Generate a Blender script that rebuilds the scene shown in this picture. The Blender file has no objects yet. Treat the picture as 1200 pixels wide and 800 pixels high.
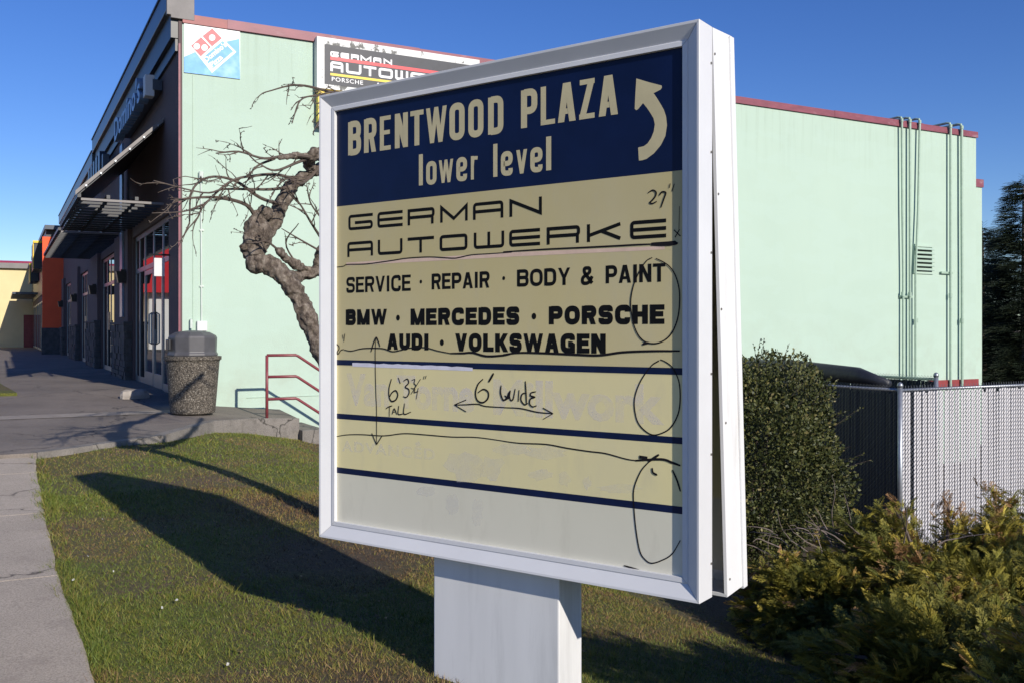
import bpy, bmesh, math, random
import numpy as np
from mathutils import Vector, Matrix
random.seed(7)
RNG = np.random.default_rng(11)
scene = bpy.context.scene
COL = scene.collection
pi = math.pi

# ------------------------------------------------------------------ camera
FOC = 1124.0; HX, HY = 600.0, 388.0; EYE = 0.97
cam_d = bpy.data.cameras.new('camera')
cam_d.sensor_width = 36.0; cam_d.lens = 36.0 * FOC / 1200.0
cam_d.shift_y = -12.0 / 1200.0
cam_d.clip_start = 0.05; cam_d.clip_end = 3000
cam = bpy.data.objects.new('camera', cam_d); COL.objects.link(cam)
cam.location = (0, 0, EYE); cam.rotation_euler = (pi / 2, 0, 0)
scene.camera = cam
scene.render.resolution_x = 1024; scene.render.resolution_y = 682

# ------------------------------------------------------------------ light
SUN_TO = Vector((0.584, -0.812, 0)).normalized()       # horizontal direction towards the sun
SUN_EL = math.radians(24)
world = bpy.data.worlds.new('World'); scene.world = world; world.use_nodes = True
wn = world.node_tree.nodes; wl = world.node_tree.links
bg = wn['Background']
sky = wn.new('ShaderNodeTexSky'); sky.sky_type = 'NISHITA'; sky.sun_disc = False
sky.sun_elevation = SUN_EL
sky.sun_rotation = math.atan2(SUN_TO.x, SUN_TO.y)
sky.altitude = 600; sky.air_density = 1.0; sky.dust_density = 0.1; sky.ozone_density = 4.5
hs_ = wn.new('ShaderNodeHueSaturation'); hs_.inputs['Saturation'].default_value = 1.20; hs_.inputs['Hue'].default_value = .518; hs_.inputs['Value'].default_value = 1.0
wl.new(sky.outputs[0], hs_.inputs['Color']); wl.new(hs_.outputs[0], bg.inputs[0]); bg.inputs[1].default_value = 0.112
sun_d = bpy.data.lights.new('sun', 'SUN'); sun_d.energy = 4.5; sun_d.angle = math.radians(0.5)
sun_d.color = (1.0, 0.93, 0.82)
sun = bpy.data.objects.new('sun', sun_d); COL.objects.link(sun)
dvec = Vector((SUN_TO.x * math.cos(SUN_EL), SUN_TO.y * math.cos(SUN_EL), math.sin(SUN_EL)))
sun.rotation_euler = dvec.to_track_quat('Z', 'Y').to_euler(); sun.location = (5, -5, 12)
vs = scene.view_settings
vs.view_transform = 'Standard'; vs.look = 'None'; vs.exposure = 0.16; vs.gamma = 1.0; vs.use_curve_mapping = False

# ------------------------------------------------------------------ materials
class NT:
    def __init__(s, name):
        s.m = bpy.data.materials.new(name); s.m.use_nodes = True
        s.n = s.m.node_tree.nodes; s.l = s.m.node_tree.links
        s.b = s.n['Principled BSDF']; s.tc = s.n.new('ShaderNodeTexCoord')
    def noise(s, scale, detail=4, rough=.55, vec=None, stretch=None):
        t = s.n.new('ShaderNodeTexNoise'); t.inputs['Scale'].default_value = scale
        t.inputs['Detail'].default_value = detail; t.inputs['Roughness'].default_value = rough
        src = vec or s.tc.outputs['Object']
        if stretch:
            mp = s.n.new('ShaderNodeMapping'); mp.inputs['Scale'].default_value = stretch
            s.l.new(src, mp.inputs[0]); src = mp.outputs[0]
        s.l.new(src, t.inputs['Vector']); return t.outputs['Fac']
    def ramp(s, fac, stops):
        r = s.n.new('ShaderNodeValToRGB'); e = r.color_ramp.elements
        while len(e) < len(stops): e.new(.5)
        for i, (p, c) in enumerate(stops):
            e[i].position = p; e[i].color = (*c, 1) if len(c) == 3 else c
        s.l.new(fac, r.inputs[0]); return r.outputs[0]
    def mix(s, fac, a, b, mode='MIX'):
        x = s.n.new('ShaderNodeMix'); x.data_type = 'RGBA'; x.blend_type = mode
        for i, v in ((0, fac), (6, a), (7, b)):
            if isinstance(v, (int, float)): x.inputs[i].default_value = v
            elif isinstance(v, tuple): x.inputs[i].default_value = (*v, 1)
            else: s.l.new(v, x.inputs[i])
        return x.outputs[2]
    def attr(s, name):
        a = s.n.new('ShaderNodeAttribute'); a.attribute_name = name; return a.outputs['Fac']
    def color(s, c):
        if isinstance(c, tuple): s.b.inputs['Base Color'].default_value = (*c, 1)
        else: s.l.new(c, s.b.inputs['Base Color'])
    def bump(s, h, strength=.3, dist=.01):
        b = s.n.new('ShaderNodeBump'); b.inputs['Strength'].default_value = strength
        b.inputs['Distance'].default_value = dist
        s.l.new(h, b.inputs['Height']); s.l.new(b.outputs[0], s.b.inputs['Normal'])
    def set(s, **k):
        for a, v in k.items(): s.b.inputs[a.replace('_', ' ')].default_value = v
        return s

def mat(name, c, rough=.7, var=.15, scale=6, metal=0, bump=0, bscale=80, bdist=.003, dirt=None, stretch=None, spec=.5):
    t = NT(name)
    lo = tuple(x * (1 - var) for x in c); hi = tuple(min(1, x * (1 + var * .6)) for x in c)
    f = t.noise(scale, 6, .6, stretch=stretch)
    col = t.ramp(f, [(.3, lo), (.7, hi)])
    if dirt:
        dc, lo_, hi_ = dirt
        g = t.noise(scale * .45 + .3, 8, .65, stretch=stretch)
        col = t.mix(t.ramp(g, [(lo_, (0, 0, 0)), (hi_, (1, 1, 1))]), col, dc)
    t.color(col)
    t.set(Roughness=rough, Metallic=metal); t.b.inputs['Specular IOR Level'].default_value = spec
    if bump: t.bump(t.noise(bscale, 5, .7), bump, bdist)
    return t.m

M = {}
M['white_paint'] = mat('white_paint', (.66, .66, .67), .38, .05, 3, bump=.06, bscale=40, dirt=((.50, .50, .50), .62, .85))
M['side_white'] = mat('side_white_paint', (.76, .76, .76), .42, .04, 3, bump=.06, bscale=30, dirt=((.50, .46, .40), .58, .85), stretch=(3, 3, .4))
M['dark_inside'] = mat('dark_inside', (.05, .05, .055), .8)
M['post_paint'] = mat('post_paint', (.72, .72, .72), .4, .06, 2.5, bump=.08, bscale=30, dirt=((.40, .40, .40), .52, .9), stretch=(3, 3, .35))
M['screw'] = mat('screw_metal', (.25, .23, .2), .5, .2, 30, metal=.6)
M['vinyl_blue'] = mat('vinyl_blue', (.003, .009, .045), .35, .25, 4, spec=.25)
M['vinyl_navy'] = mat('vinyl_navy', (.004, .011, .05), .35, .25, 14, spec=.25)
def panel_mat():
    t = NT('faded_acrylic')
    sp = t.n.new('ShaderNodeSeparateXYZ'); t.l.new(t.tc.outputs['Object'], sp.inputs[0])
    z = sp.outputs[2]
    zn = t.n.new('ShaderNodeMath'); zn.operation = 'DIVIDE'; zn.inputs[1].default_value = 2.0; t.l.new(z, zn.inputs[0])
    base = t.ramp(zn.outputs[0], [(.0, (.72, .69, .58)), (.147, (.71, .68, .54)), (.150, (.78, .69, .36)), (.385, (.78, .68, .35)), (.39, (.60, .51, .26)), (.70, (.51, .43, .21)), (1, (.5, .42, .2))])
    f = t.noise(2.2, 6, .6, stretch=(1, 1, .6))
    base = t.mix(t.ramp(f, [(.35, (0, 0, 0)), (.8, (.3, .3, .3))]), base, (.56, .53, .42))
    g = t.noise(9, 5, .6, stretch=(1.6, 1, .5))
    base = t.mix(t.ramp(g, [(.55, (0, 0, 0)), (.85, (.3, .3, .3))]), base, (.45, .42, .33))
    t.color(base); t.set(Roughness=.45); t.b.inputs['Specular IOR Level'].default_value = .3
    t.bump(t.noise(3, 2), .05, .02)
    return t.m
M['panel'] = panel_mat()
def faint(name, c, a=.6, sc=14):
    t = NT(name); t.color(c)
    f = t.noise(sc, 5, .7)
    r = t.ramp(f, [(.32, (a * .15,) * 3), (.62, (a,) * 3)])
    t.l.new(r, t.b.inputs['Alpha']); t.set(Roughness=.5); return t.m
M['ghost'] = faint('ghost_lettering', (.78, .75, .84), .36, 7)
M['ghost2'] = faint('ghost_residue', (.80, .78, .74), .30, 6)
M['peel'] = mat('peeled_strip', (.72, .70, .78), .5, .1, 20)
M['pink_strip'] = mat('pink_joint', (.72, .52, .40), .5, .12, 20)
M['cream_vinyl'] = mat('cream_vinyl', (.53, .46, .27), .4, .08, 12)
M['black_vinyl'] = mat('black_vinyl', (.006, .006, .006), .6, .3, 20, spec=.15)
M['marker'] = mat('marker_ink', (.012, .010, .012), .6, .4, 8, spec=.15)
M['red_vinyl'] = mat('red_vinyl', (.75, .05, .06), .4, .1)
M['yellow_vinyl'] = mat('yellow_vinyl', (.85, .62, .03), .4, .1)
M['white_vinyl'] = mat('white_vinyl', (.80, .80, .80), .45, .05)
M['grey_vinyl'] = mat('charcoal_board', (.035, .038, .05), .5, .2, 8)
M['worn_white'] = mat('worn_white_board', (.76, .76, .74), .7, .1, 8, dirt=((.16, .16, .15), .56, .60))
M['banner_blue'] = mat('banner_blue', (.13, .40, .78), .5, .2, 5, dirt=((.35, .58, .85), .5, .8))
M['banner_red'] = mat('banner_red', (.78, .13, .14), .5, .1, 9)
def wall_mat():
    t = NT('mint_stucco')
    f = t.noise(.35, 5, .55); g = t.noise(1.4, 8, .65, stretch=(2.2, 1, .35))
    c = t.ramp(f, [(.3, (.412, .53, .438)), (.7, (.446, .568, .472))])
    c = t.mix(t.ramp(g, [(.5, (0, 0, 0)), (.9, (.4, .4, .4))]), c, (.39, .51, .43))
    sp = t.n.new('ShaderNodeSeparateXYZ'); t.l.new(t.tc.outputs['Object'], sp.inputs[0])
    h = t.n.new('ShaderNodeMapRange'); h.inputs[1].default_value = 1.5; h.inputs[2].default_value = -.2
    t.l.new(sp.outputs[2], h.inputs[0])
    st = t.n.new('ShaderNodeMath'); st.operation = 'MULTIPLY'; t.l.new(h.outputs[0], st.inputs[0]); t.l.new(t.ramp(t.noise(2.2, 6, .7), [(.45, (0, 0, 0)), (.75, (1, 1, 1))]), st.inputs[1])
    c = t.mix(st.outputs[0], c, (.38, .45, .37))
    # grime streaks that run down from the coping, and faint roller patches
    k = t.n.new('ShaderNodeMapRange'); k.inputs[1].default_value = 4.0; k.inputs[2].default_value = 5.35; t.l.new(sp.outputs[2], k.inputs[0])
    sm = t.n.new('ShaderNodeMath'); sm.operation = 'MULTIPLY'; t.l.new(k.outputs[0], sm.inputs[0]); t.l.new(t.ramp(t.noise(3.2, 6, .7, stretch=(2.5, 1, .12)), [(.5, (0, 0, 0)), (.72, (.8, .8, .8))]), sm.inputs[1])
    c = t.mix(sm.outputs[0], c, (.33, .42, .33))
    c = t.mix(t.ramp(t.noise(.9, 3, .5, stretch=(1, 1, 2.5)), [(.50, (0, 0, 0)), (.53, (.22, .22, .22))]), c, (.45, .58, .50))
    t.color(c); t.set(Roughness=.75); t.bump(t.noise(45, 6, .7), .45, .008); return t.m
M['mint'] = wall_mat()
M['mauve'] = mat('mauve_stucco', (.115, .08, .08), .85, .1, 2, bump=.35, bscale=60, bdist=.004)
M['orange'] = mat('orange_stucco', (.92, .12, .04), .8, .08, 1.5, bump=.2, bscale=40)
M['cream_wall'] = mat('cream_stucco', (.72, .60, .33), .85, .08, 1)
M['pale_wall'] = mat('pale_siding', (.72, .72, .70), .8, .06, 1)
M['red_roof'] = mat('red_metal_roof', (.62, .035, .03), .5, .1, 1)
M['burgundy'] = mat('burgundy_metal', (.235, .062, .085), .5, .22, 3, dirt=((.38, .25, .27), .6, .8), stretch=(1, 1, 3))
M['burgundy_dark'] = mat('dark_red_metal', (.26, .045, .045), .5, .2, 5)
M['rail_red'] = mat('rail_paint', (.22, .045, .055), .42, .2, 20, dirt=((.33, .13, .12), .62, .8))
M['black_metal'] = mat('black_metal', (.02, .022, .028), .42, .2, 4)
M['fascia'] = mat('slate_metal', (.045, .06, .085), .35, .2, 3)
M['grey_metal'] = mat('grey_metal', (.19, .175, .17), .55, .12, 3, metal=.1)
M['cap_grey'] = mat('cornice_end_metal', (.20, .185, .18), .6, .15, 6)
M['alu'] = mat('anodised_frame', (.22, .25, .29), .35, .12, 6, metal=.6)
M['stone'] = mat('stone_veneer', (.085, .08, .08), .85, .4, 7, bump=.5, bscale=30, bdist=.01)
M['lamp_black'] = mat('lamp_black', (.015, .015, .018), .45, .2)
M['letter_blue'] = mat('channel_letter', (.18, .27, .42), .35, .2, 4)
M['dim_white'] = mat('dim_white', (.62, .62, .62), .5, .06)
def glass():
    t = NT('storefront_glass'); t.color((.012, .015, .018)); t.set(Roughness=.02, Metallic=0)
    t.b.inputs['IOR'].default_value = 2.2; t.b.inputs['Specular IOR Level'].default_value = .8
    return t.m
M['glass'] = glass()
M['conduit'] = mat('painted_conduit', (.34, .46, .36), .5, .15, 10)
M['pale_conduit'] = mat('pale_conduit', (.60, .66, .60), .5, .1, 10)
def aggregate():
    t = NT('exposed_aggregate')
    v = t.n.new('ShaderNodeTexVoronoi'); v.inputs['Scale'].default_value = 75; t.l.new(t.tc.outputs['Object'], v.inputs['Vector'])
    c = t.ramp(v.outputs['Color'], [(.1, (.05, .042, .032)), (.45, (.12, .10, .078)), (.75, (.20, .17, .135)), (.95, (.34, .31, .26))])
    e = t.ramp(v.outputs['Distance'], [(.35, (1, 1, 1)), (.75, (.35, .35, .35))])
    c = t.mix(1.0, c, e, 'MULTIPLY')
    t.color(c); t.set(Roughness=.85)
    i = t.n.new('ShaderNodeMath'); i.operation = 'SUBTRACT'; i.inputs[0].default_value = 1; t.l.new(v.outputs['Distance'], i.inputs[1])
    t.bump(i.outputs[0], .7, .006); return t.m
M['aggregate'] = aggregate()
M['lid'] = mat('grey_plastic_lid', (.085, .082, .088), .5, .2, 5, dirt=((.14, .135, .135), .55, .8))
def concrete(name, lo, hi, dark, sc=1.0, bump=.35):
    t = NT(name)
    c = t.ramp(t.noise(1.1 * sc, 7, .62), [(.3, lo), (.7, hi)])
    sp = t.ramp(t.noise(110, 4, .8), [(.36, (.42, .42, .42)), (.56, (1, 1, 1))])
    c = t.mix(.8, c, sp, 'MULTIPLY')
    st = t.ramp(t.noise(2.6 * sc, 8, .7), [(.52, (0, 0, 0)), (.72, (.75, .75, .75))])
    c = t.mix(st, c, dark)
    v = t.n.new('ShaderNodeTexVoronoi'); v.feature = 'DISTANCE_TO_EDGE'; v.inputs['Scale'].default_value = .55
    wv = t.n.new('ShaderNodeVectorMath'); wv.operation = 'ADD'
    nz = t.n.new('ShaderNodeTexNoise'); nz.inputs['Scale'].default_value = 3; nz.inputs['Detail'].default_value = 6
    t.l.new(t.tc.outputs['Object'], nz.inputs['Vector'])
    ms = t.n.new('ShaderNodeVectorMath'); ms.operation = 'SCALE'; ms.inputs['Scale'].default_value = .5; t.l.new(nz.outputs['Color'], ms.inputs[0])
    t.l.new(t.tc.outputs['Object'], wv.inputs[0]); t.l.new(ms.outputs[0], wv.inputs[1]); t.l.new(wv.outputs[0], v.inputs['Vector'])
    cr = t.ramp(v.outputs['Distance'], [(.0, (1, 1, 1)), (.007, (0, 0, 0))])
    c = t.mix(cr, c, tuple(x * .35 for x in dark))
    t.color(c); t.set(Roughness=.88)
    t.bump(t.noise(90, 8, .8), bump * 1.6, .008); return t.m
M['walk'] = concrete('sidewalk_concrete', (.44, .37, .29), (.58, .49, .39), (.27, .22, .175))
M['plaza'] = concrete('plaza_paving', (.17, .143, .12), (.26, .22, .185), (.12, .098, .082), .8)
M['ledge'] = concrete('ledge_concrete', (.20, .18, .16), (.30, .27, .24), (.10, .09, .075), 2.5, .6)
M['light_joint'] = concrete('pale_paving_band', (.29, .25, .215), (.37, .325, .28), (.2, .17, .145), 2)
M['asphalt'] = mat('asphalt', (.055, .054, .055), .9, .25, 2, bump=.5, bscale=90, bdist=.006)
M['rubble'] = mat('rough_concrete', (.36, .32, .28), .9, .25, 9, bump=.6, bscale=40, bdist=.01)
def soil():
    t = NT('lawn_ground')
    a = t.noise(1.3, 6, .62); b = t.noise(6, 6, .7); c3 = t.noise(45, 5, .7)
    grass = t.ramp(c3, [(.3, (.035, .042, .006)), (.5, (.09, .10, .015)), (.7, (.19, .18, .03))])
    dry = t.ramp(c3, [(.3, (.05, .033, .018)), (.55, (.12, .082, .045)), (.75, (.20, .15, .085))])
    m = t.mix(t.ramp(a, [(.42, (0, 0, 0)), (.62, (1, 1, 1))]), grass, dry)
    m = t.mix(t.ramp(b, [(.5, (0, 0, 0)), (.7, (.7, .7, .7))]), m, (.09, .10, .02))
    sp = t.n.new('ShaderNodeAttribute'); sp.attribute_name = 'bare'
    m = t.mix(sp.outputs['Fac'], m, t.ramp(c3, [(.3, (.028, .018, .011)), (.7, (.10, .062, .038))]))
    t.color(m); t.set(Roughness=.95); t.bump(c3, .8, .02); return t.m
M['soil'] = soil()
def foliage(name, stops, rough=.6, spec=.4, trans=.0):
    t = NT(name); t.color(t.ramp(t.attr('tint'), stops)); t.set(Roughness=rough)
    t.b.inputs['Specular IOR Level'].default_value = spec
    return t.m
M['grass'] = foliage('grass_blades', [(0, (.08, .042, .02)), (.22, (.24, .145, .065)), (.40, (.215, .19, .035)), (.60, (.12, .155, .020)), (1, (.06, .115, .012))])
M['juniper'] = foliage('juniper_foliage', [(0, (.075, .092, .02)), (.45, (.18, .185, .035)), (.7, (.32, .28, .045)), (.88, (.48, .38, .055)), (1, (.40, .23, .10))])
M['boxleaf'] = foliage('shrub_leaves', [(0, (.02, .028, .010)), (.5, (.055, .066, .02)), (.85, (.12, .12, .035)), (1, (.20, .17, .07))], .5, .3)
M['conifer'] = foliage('conifer_needles', [(0, (.010, .018, .012)), (.6, (.022, .036, .018)), (1, (.05, .06, .028))])
M['twig'] = mat('twig_bark', (.10, .075, .06), .8, .3, 20)
M['dead_twig'] = mat('dead_twig', (.19, .15, .13), .85, .3, 15)
def bark():
    t = NT('cherry_bark')
    f = t.noise(26, 8, .72, stretch=(1, 1, .7)); g = t.noise(60, 6, .7)
    c = t.ramp(f, [(.3, (.03, .022, .018)), (.44, (.10, .075, .058)), (.58, (.22, .18, .145)), (.72, (.42, .37, .31))])
    c = t.mix(t.ramp(g, [(.55, (0, 0, 0)), (.7, (.6, .6, .6))]), c, (.10, .095, .05))
    t.color(c); t.set(Roughness=.9); t.bump(t.noise(30, 8, .75, stretch=(1, 1, .45)), 1.0, .02); return t.m
M['bark'] = bark()
M['slat'] = mat('white_slat', (.62, .60, .61), .5, .06, 10)
M['slat_shaded'] = mat('shaded_slat', (.022, .027, .034), .5, .15, 10)  # the white slats darkened: shade of the unlit fence sides put into colour
M['galv'] = mat('galvanised', (.35, .37, .40), .4, .2, 20, metal=.7)
M['wire'] = mat('fence_wire', (.13, .14, .16), .5, .2, 20, metal=.4)
M['green_rail'] = mat('green_rail', (.14, .22, .18), .5, .15, 10)
M['tarp'] = mat('black_tarp', (.02, .022, .03), .45, .3, 12, bump=.5, bscale=14, bdist=.02)
M['soft_yellow'] = mat('yellow_trim', (.80, .55, .03), .4, .1)
M['rock'] = mat('pale_rock', (.50, .49, .46), .9, .25, 14, bump=.6, bscale=30, bdist=.01)

# ------------------------------------------------------------------ objects
def link(name, me, parent=None):
    o = bpy.data.objects.new(name, me); COL.objects.link(o)
    if parent: o.parent = parent
    return o
def tag(o, label=None, category=None, group=None, kind=None):
    if label: o['label'] = label
    if category: o['category'] = category
    if group: o['group'] = group
    if kind: o['kind'] = kind
    return o
def empty(name, loc=(0, 0, 0), rz=0.0, **k):
    o = link(name, None); o.location = loc; o.rotation_euler = (0, 0, rz); o.empty_display_size = .2
    return tag(o, **k)

class MB:
    """collects shapes into one mesh"""
    def __init__(s): s.v = []; s.f = []
    def add(s, vs, fs):
        b = len(s.v); s.v += [tuple(p) for p in vs]; s.f += [tuple(b + i for i in f) for f in fs]; return s
    def box(s, x0, x1, y0, y1, z0, z1):
        return s.add([(x0, y0, z0), (x1, y0, z0), (x1, y1, z0), (x0, y1, z0), (x0, y0, z1), (x1, y0, z1), (x1, y1, z1), (x0, y1, z1)],
                     [(0, 3, 2, 1), (4, 5, 6, 7), (0, 1, 5, 4), (1, 2, 6, 5), (2, 3, 7, 6), (3, 0, 4, 7)])
    def prism(s, poly, off):
        """polygon (3D points) swept by vector off"""
        n = len(poly); off = Vector(off)
        vs = [Vector(p) for p in poly] + [Vector(p) + off for p in poly]
        return s.add(vs, [tuple(range(n))[::-1], tuple(range(n, 2 * n))] + [(i, (i + 1) % n, n + (i + 1) % n, n + i) for i in range(n)])
    def tube(s, pts, rad, n=8, cap=True, wob=0, rnd=random):
        pts = [Vector(p) for p in pts]
        if not hasattr(rad, '__len__'): rad = [rad] * len(pts)
        base = len(s.v); up = None
        for i, p in enumerate(pts):
            d = (pts[min(i + 1, len(pts) - 1)] - pts[max(i - 1, 0)])
            if d.length < 1e-9: d = Vector((0, 0, 1))
            d.normalize()
            if up is None: up = d.orthogonal().normalized()
            up = (up - d * up.dot(d)); up = up.normalized() if up.length > 1e-6 else d.orthogonal().normalized()
            w = d.cross(up)
            for k in range(n):
                a = 2 * pi * k / n; r = rad[i] * (1 + wob * (rnd.random() - .5))
                q = p + (up * math.cos(a) + w * math.sin(a)) * r; s.v.append(tuple(q))
        for i in range(len(pts) - 1):
            for k in range(n):
                a = base + i * n + k; b = base + i * n + (k + 1) % n
                s.f.append((a, b, b + n, a + n))
        if cap and n > 2:
            s.f.append(tuple(base + k for k in range(n))[::-1]); e = base + (len(pts) - 1) * n
            s.f.append(tuple(e + k for k in range(n)))
        return s
    def lathe(s, prof, n=40, cx=0, cy=0, sq=None):
        base = len(s.v)
        for r, z in prof:
            for k in range(n):
                a = 2 * pi * k / n; c, sn = math.cos(a), math.sin(a)
                q = 1.0
                if sq: q = 1 / (abs(c) ** sq + abs(sn) ** sq) ** (1 / sq)
                s.v.append((cx + r * q * c, cy + r * q * sn, z))
        for i in range(len(prof) - 1):
            for k in range(n):
                a = base + i * n + k; b = base + i * n + (k + 1) % n
                s.f.append((a, b, b + n, a + n))
        s.f.append(tuple(base + k for k in range(n))[::-1]); e = base + (len(prof) - 1) * n
        s.f.append(tuple(e + k for k in range(n)))
        return s
    def build(s, name, m, parent=None, smooth=False, bevel=0, **k):
        me = bpy.data.meshes.new(name); me.from_pydata(s.v, [], s.f); me.update()
        me.materials.append(M[m] if isinstance(m, str) else m)
        if smooth: me.polygons.foreach_set('use_smooth', [True] * len(me.polygons))
        o = link(name, me, parent)
        if bevel:
            b = o.modifiers.new('bevel', 'BEVEL'); b.width = bevel; b.segments = 2; b.limit_method = 'ANGLE'
        return tag(o, **k)

def np_mesh(name, V, F, m, parent=None, tint=None, smooth=False, **k):
    """V (n,3), F (m,3|4) arrays, tint per vertex"""
    me = bpy.data.meshes.new(name); nv, nf, c = len(V), len(F), F.shape[1]
    me.vertices.add(nv); me.vertices.foreach_set('co', np.ascontiguousarray(V, dtype=np.float32).ravel())
    me.loops.add(nf * c); me.loops.foreach_set('vertex_index', np.ascontiguousarray(F, dtype=np.int32).ravel())
    me.polygons.add(nf); me.polygons.foreach_set('loop_start', np.arange(nf, dtype=np.int32) * c)
    me.polygons.foreach_set('loop_total', np.full(nf, c, dtype=np.int32))
    if smooth: me.polygons.foreach_set('use_smooth', np.ones(nf, dtype=bool))
    me.update(calc_edges=True)
    if tint is not None:
        a = me.attributes.new('tint', 'FLOAT', 'POINT'); a.data.foreach_set('value', np.ascontiguousarray(tint, dtype=np.float32))
    me.materials.append(M[m]); o = link(name, me, parent); return tag(o, **k)

# ------------------------------------------------------------------ place frame: u runs away along the shop fronts, v runs along the mint wall
CU, SU = .8822, .4709
ROT = math.atan2(SU, CU)
def W(u, v, z=0.0): return Vector((-SU * u + CU * v, CU * u + SU * v, z))
def UV(x, y): return (-SU * x + CU * y, CU * x + SU * y)
def sstep(t):
    t = np.clip(t, 0, 1); return t * t * (3 - 2 * t)
def zs(u): return np.where(u < 16, -.65 * (1 - np.exp(-(16 - np.minimum(u, 16)) / 10)), 0.0)
def ground_z(u, v):
    u = np.asarray(u, float); v = np.asarray(v, float)
    f = sstep((v - 1.0) / 9.0)
    bumps = .012 * np.sin(u * 1.7 + v) * np.sin(v * 2.3 - u * .6)
    return zs(u) * (1 - f) - 1.9 * f + bumps
def plaza_z(u, v): return float(zs(u)) + .045 - .09 * max(0, v - 2.28)
def ray(px, py): return Vector(((px - HX) / FOC, 1.0, (HY - py) / FOC))
def on_ground(px, py, zf):
    d = 5.0; r = ray(px, py)
    for _ in range(60):
        u, v = UV(r.x * d, r.y * d); h = EYE - zf(u, v); d = .6 * d + .4 * h / -r.z
    return UV(r.x * d, d)
def on_plane(px, py, p0, n):
    r = ray(px, py); o = Vector((0, 0, EYE)); t = (Vector(p0) - o).dot(n) / r.dot(n); return o + r * t

# ================================================================== the ground
def cr(pts, n=6):
    """smooth curve through 2D/3D points"""
    P = [Vector(p) for p in pts]; out = []
    P = [P[0] * 2 - P[1]] + P + [P[-1] * 2 - P[-2]]
    for i in range(1, len(P) - 2):
        for k in range(n):
            t = k / n; a, b, c, d = P[i - 1], P[i], P[i + 1], P[i + 2]
            out.append(.5 * ((2 * b) + (c - a) * t + (2 * a - 5 * b + 4 * c - d) * t * t + (3 * b - a - 3 * c + d) * t ** 3))
    return out + [P[-2]]

uu = np.concatenate([[-700, -300, -120, -60, -30, -15], np.arange(-8, 16, .12), np.arange(16, 24, 1.), [28, 40, 60, 90, 150, 300, 900]])
vv = np.concatenate([[-700, -300, -120, -60, -30, -12], np.arange(-4, 9, .12), np.arange(9, 24, .6), [30, 45, 70, 120, 300, 900]])
U_, V_ = np.meshgrid(uu, vv, indexing='ij'); Z_ = ground_z(U_, V_) - .012
Z_ = Z_ - .14 * ((V_ < .1) & (V_ > -12)) - .06 * (V_ <= -12)
Z_ = np.where((U_ > 14.2) & (V_ > 3) & (V_ < 19), Z_ - .3, Z_)
nu, nv = U_.shape
VV = np.stack([-SU * U_ + CU * V_, CU * U_ + SU * V_, Z_], -1).reshape(-1, 3)
ii, jj = np.meshgrid(np.arange(nu - 1), np.arange(nv - 1), indexing='ij'); a_ = (ii * nv + jj).ravel()
FF = np.stack([a_, a_ + nv, a_ + nv + 1, a_ + 1], 1)[:, ::-1]
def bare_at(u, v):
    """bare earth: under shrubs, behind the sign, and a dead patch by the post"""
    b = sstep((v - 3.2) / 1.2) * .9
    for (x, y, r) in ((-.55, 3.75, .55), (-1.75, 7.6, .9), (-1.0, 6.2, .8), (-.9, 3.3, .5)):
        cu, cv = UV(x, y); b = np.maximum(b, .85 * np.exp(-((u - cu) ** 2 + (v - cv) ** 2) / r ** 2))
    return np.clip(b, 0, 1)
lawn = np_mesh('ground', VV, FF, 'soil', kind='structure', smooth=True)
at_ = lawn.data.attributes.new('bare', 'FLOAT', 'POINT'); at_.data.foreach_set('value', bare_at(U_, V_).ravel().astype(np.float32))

# plaza paving (one raised sheet with a cast edge against the lawn)
edge = [on_ground(x, y, plaza_z) for x, y in ((45, 530), (85, 525), (125, 519), (190, 510), (222, 501), (250, 493), (300, 490), (350, 490))]
edge[0] = (edge[0][0], .32)
V_LAND = edge[-1][1]
def sheet(name, outline_fn, m, us, t=.25, **k):
    """strip along u: outline_fn(u) -> list of v across; top follows plaza height"""
    mb = MB(); prev = None
    for u in us:
        vs_ = outline_fn(u); row = []
        for v in vs_: row.append(W(u, v, plaza_z(u, v)))
        bot = [p - Vector((0, 0, t)) for p in (row[0], row[-1])]
        cur = row + bot; n = len(row)
        b = len(mb.v); mb.v += [tuple(p) for p in cur]
        if prev is not None:
            for i in range(n - 1): mb.f.append((prev + i, prev + i + 1, b + i + 1, b + i))
            mb.f.append((prev, b, b + n, prev + n)); mb.f.append((prev + n - 1, prev + n + 1, b + n + 1, b + n - 1))
        else:
            mb.f.append((b, b + n) + (b + n + 1,) + tuple(b + i for i in range(n - 1, 0, -1)))
        prev = b
    return mb.build(name, m, **k)
def v_edge(u):
    e = edge
    if u <= e[0][0]: return e[0][1]
    for (u0, v0), (u1, v1) in zip(e, e[1:]):
        if u <= u1: return v0 + (v1 - v0) * (u - u0) / max(1e-6, u1 - u0)
    return e[-1][1]
U0 = edge[0][0]
us = sorted(set([U0, 14.2] + [e[0] for e in edge] + [U0 + .4 * i for i in range(12) if U0 + .4 * i < 14.1] + [14.24]))
sheet('pavement', lambda u: [-1.6 + (min(v_edge(u), 2.28) + 1.6) * t / 8 for t in range(9)] + [2.28 + (max(0.002, v_edge(u) - 2.28)) * t / 3 for t in range(1, 4)] if v_edge(u) > 2.28 else [-1.6 + (v_edge(u) + 1.6) * t / 11 for t in range(12)],
      'plaza', us, kind='structure')
sheet('shopfront_pavement', lambda u: [-1.6, -.6, .4, 1.4, 2.3], 'plaza', [14.24, 14.8, 15.5, 16.2, 20, 30, 45, 62], kind='structure')
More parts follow.
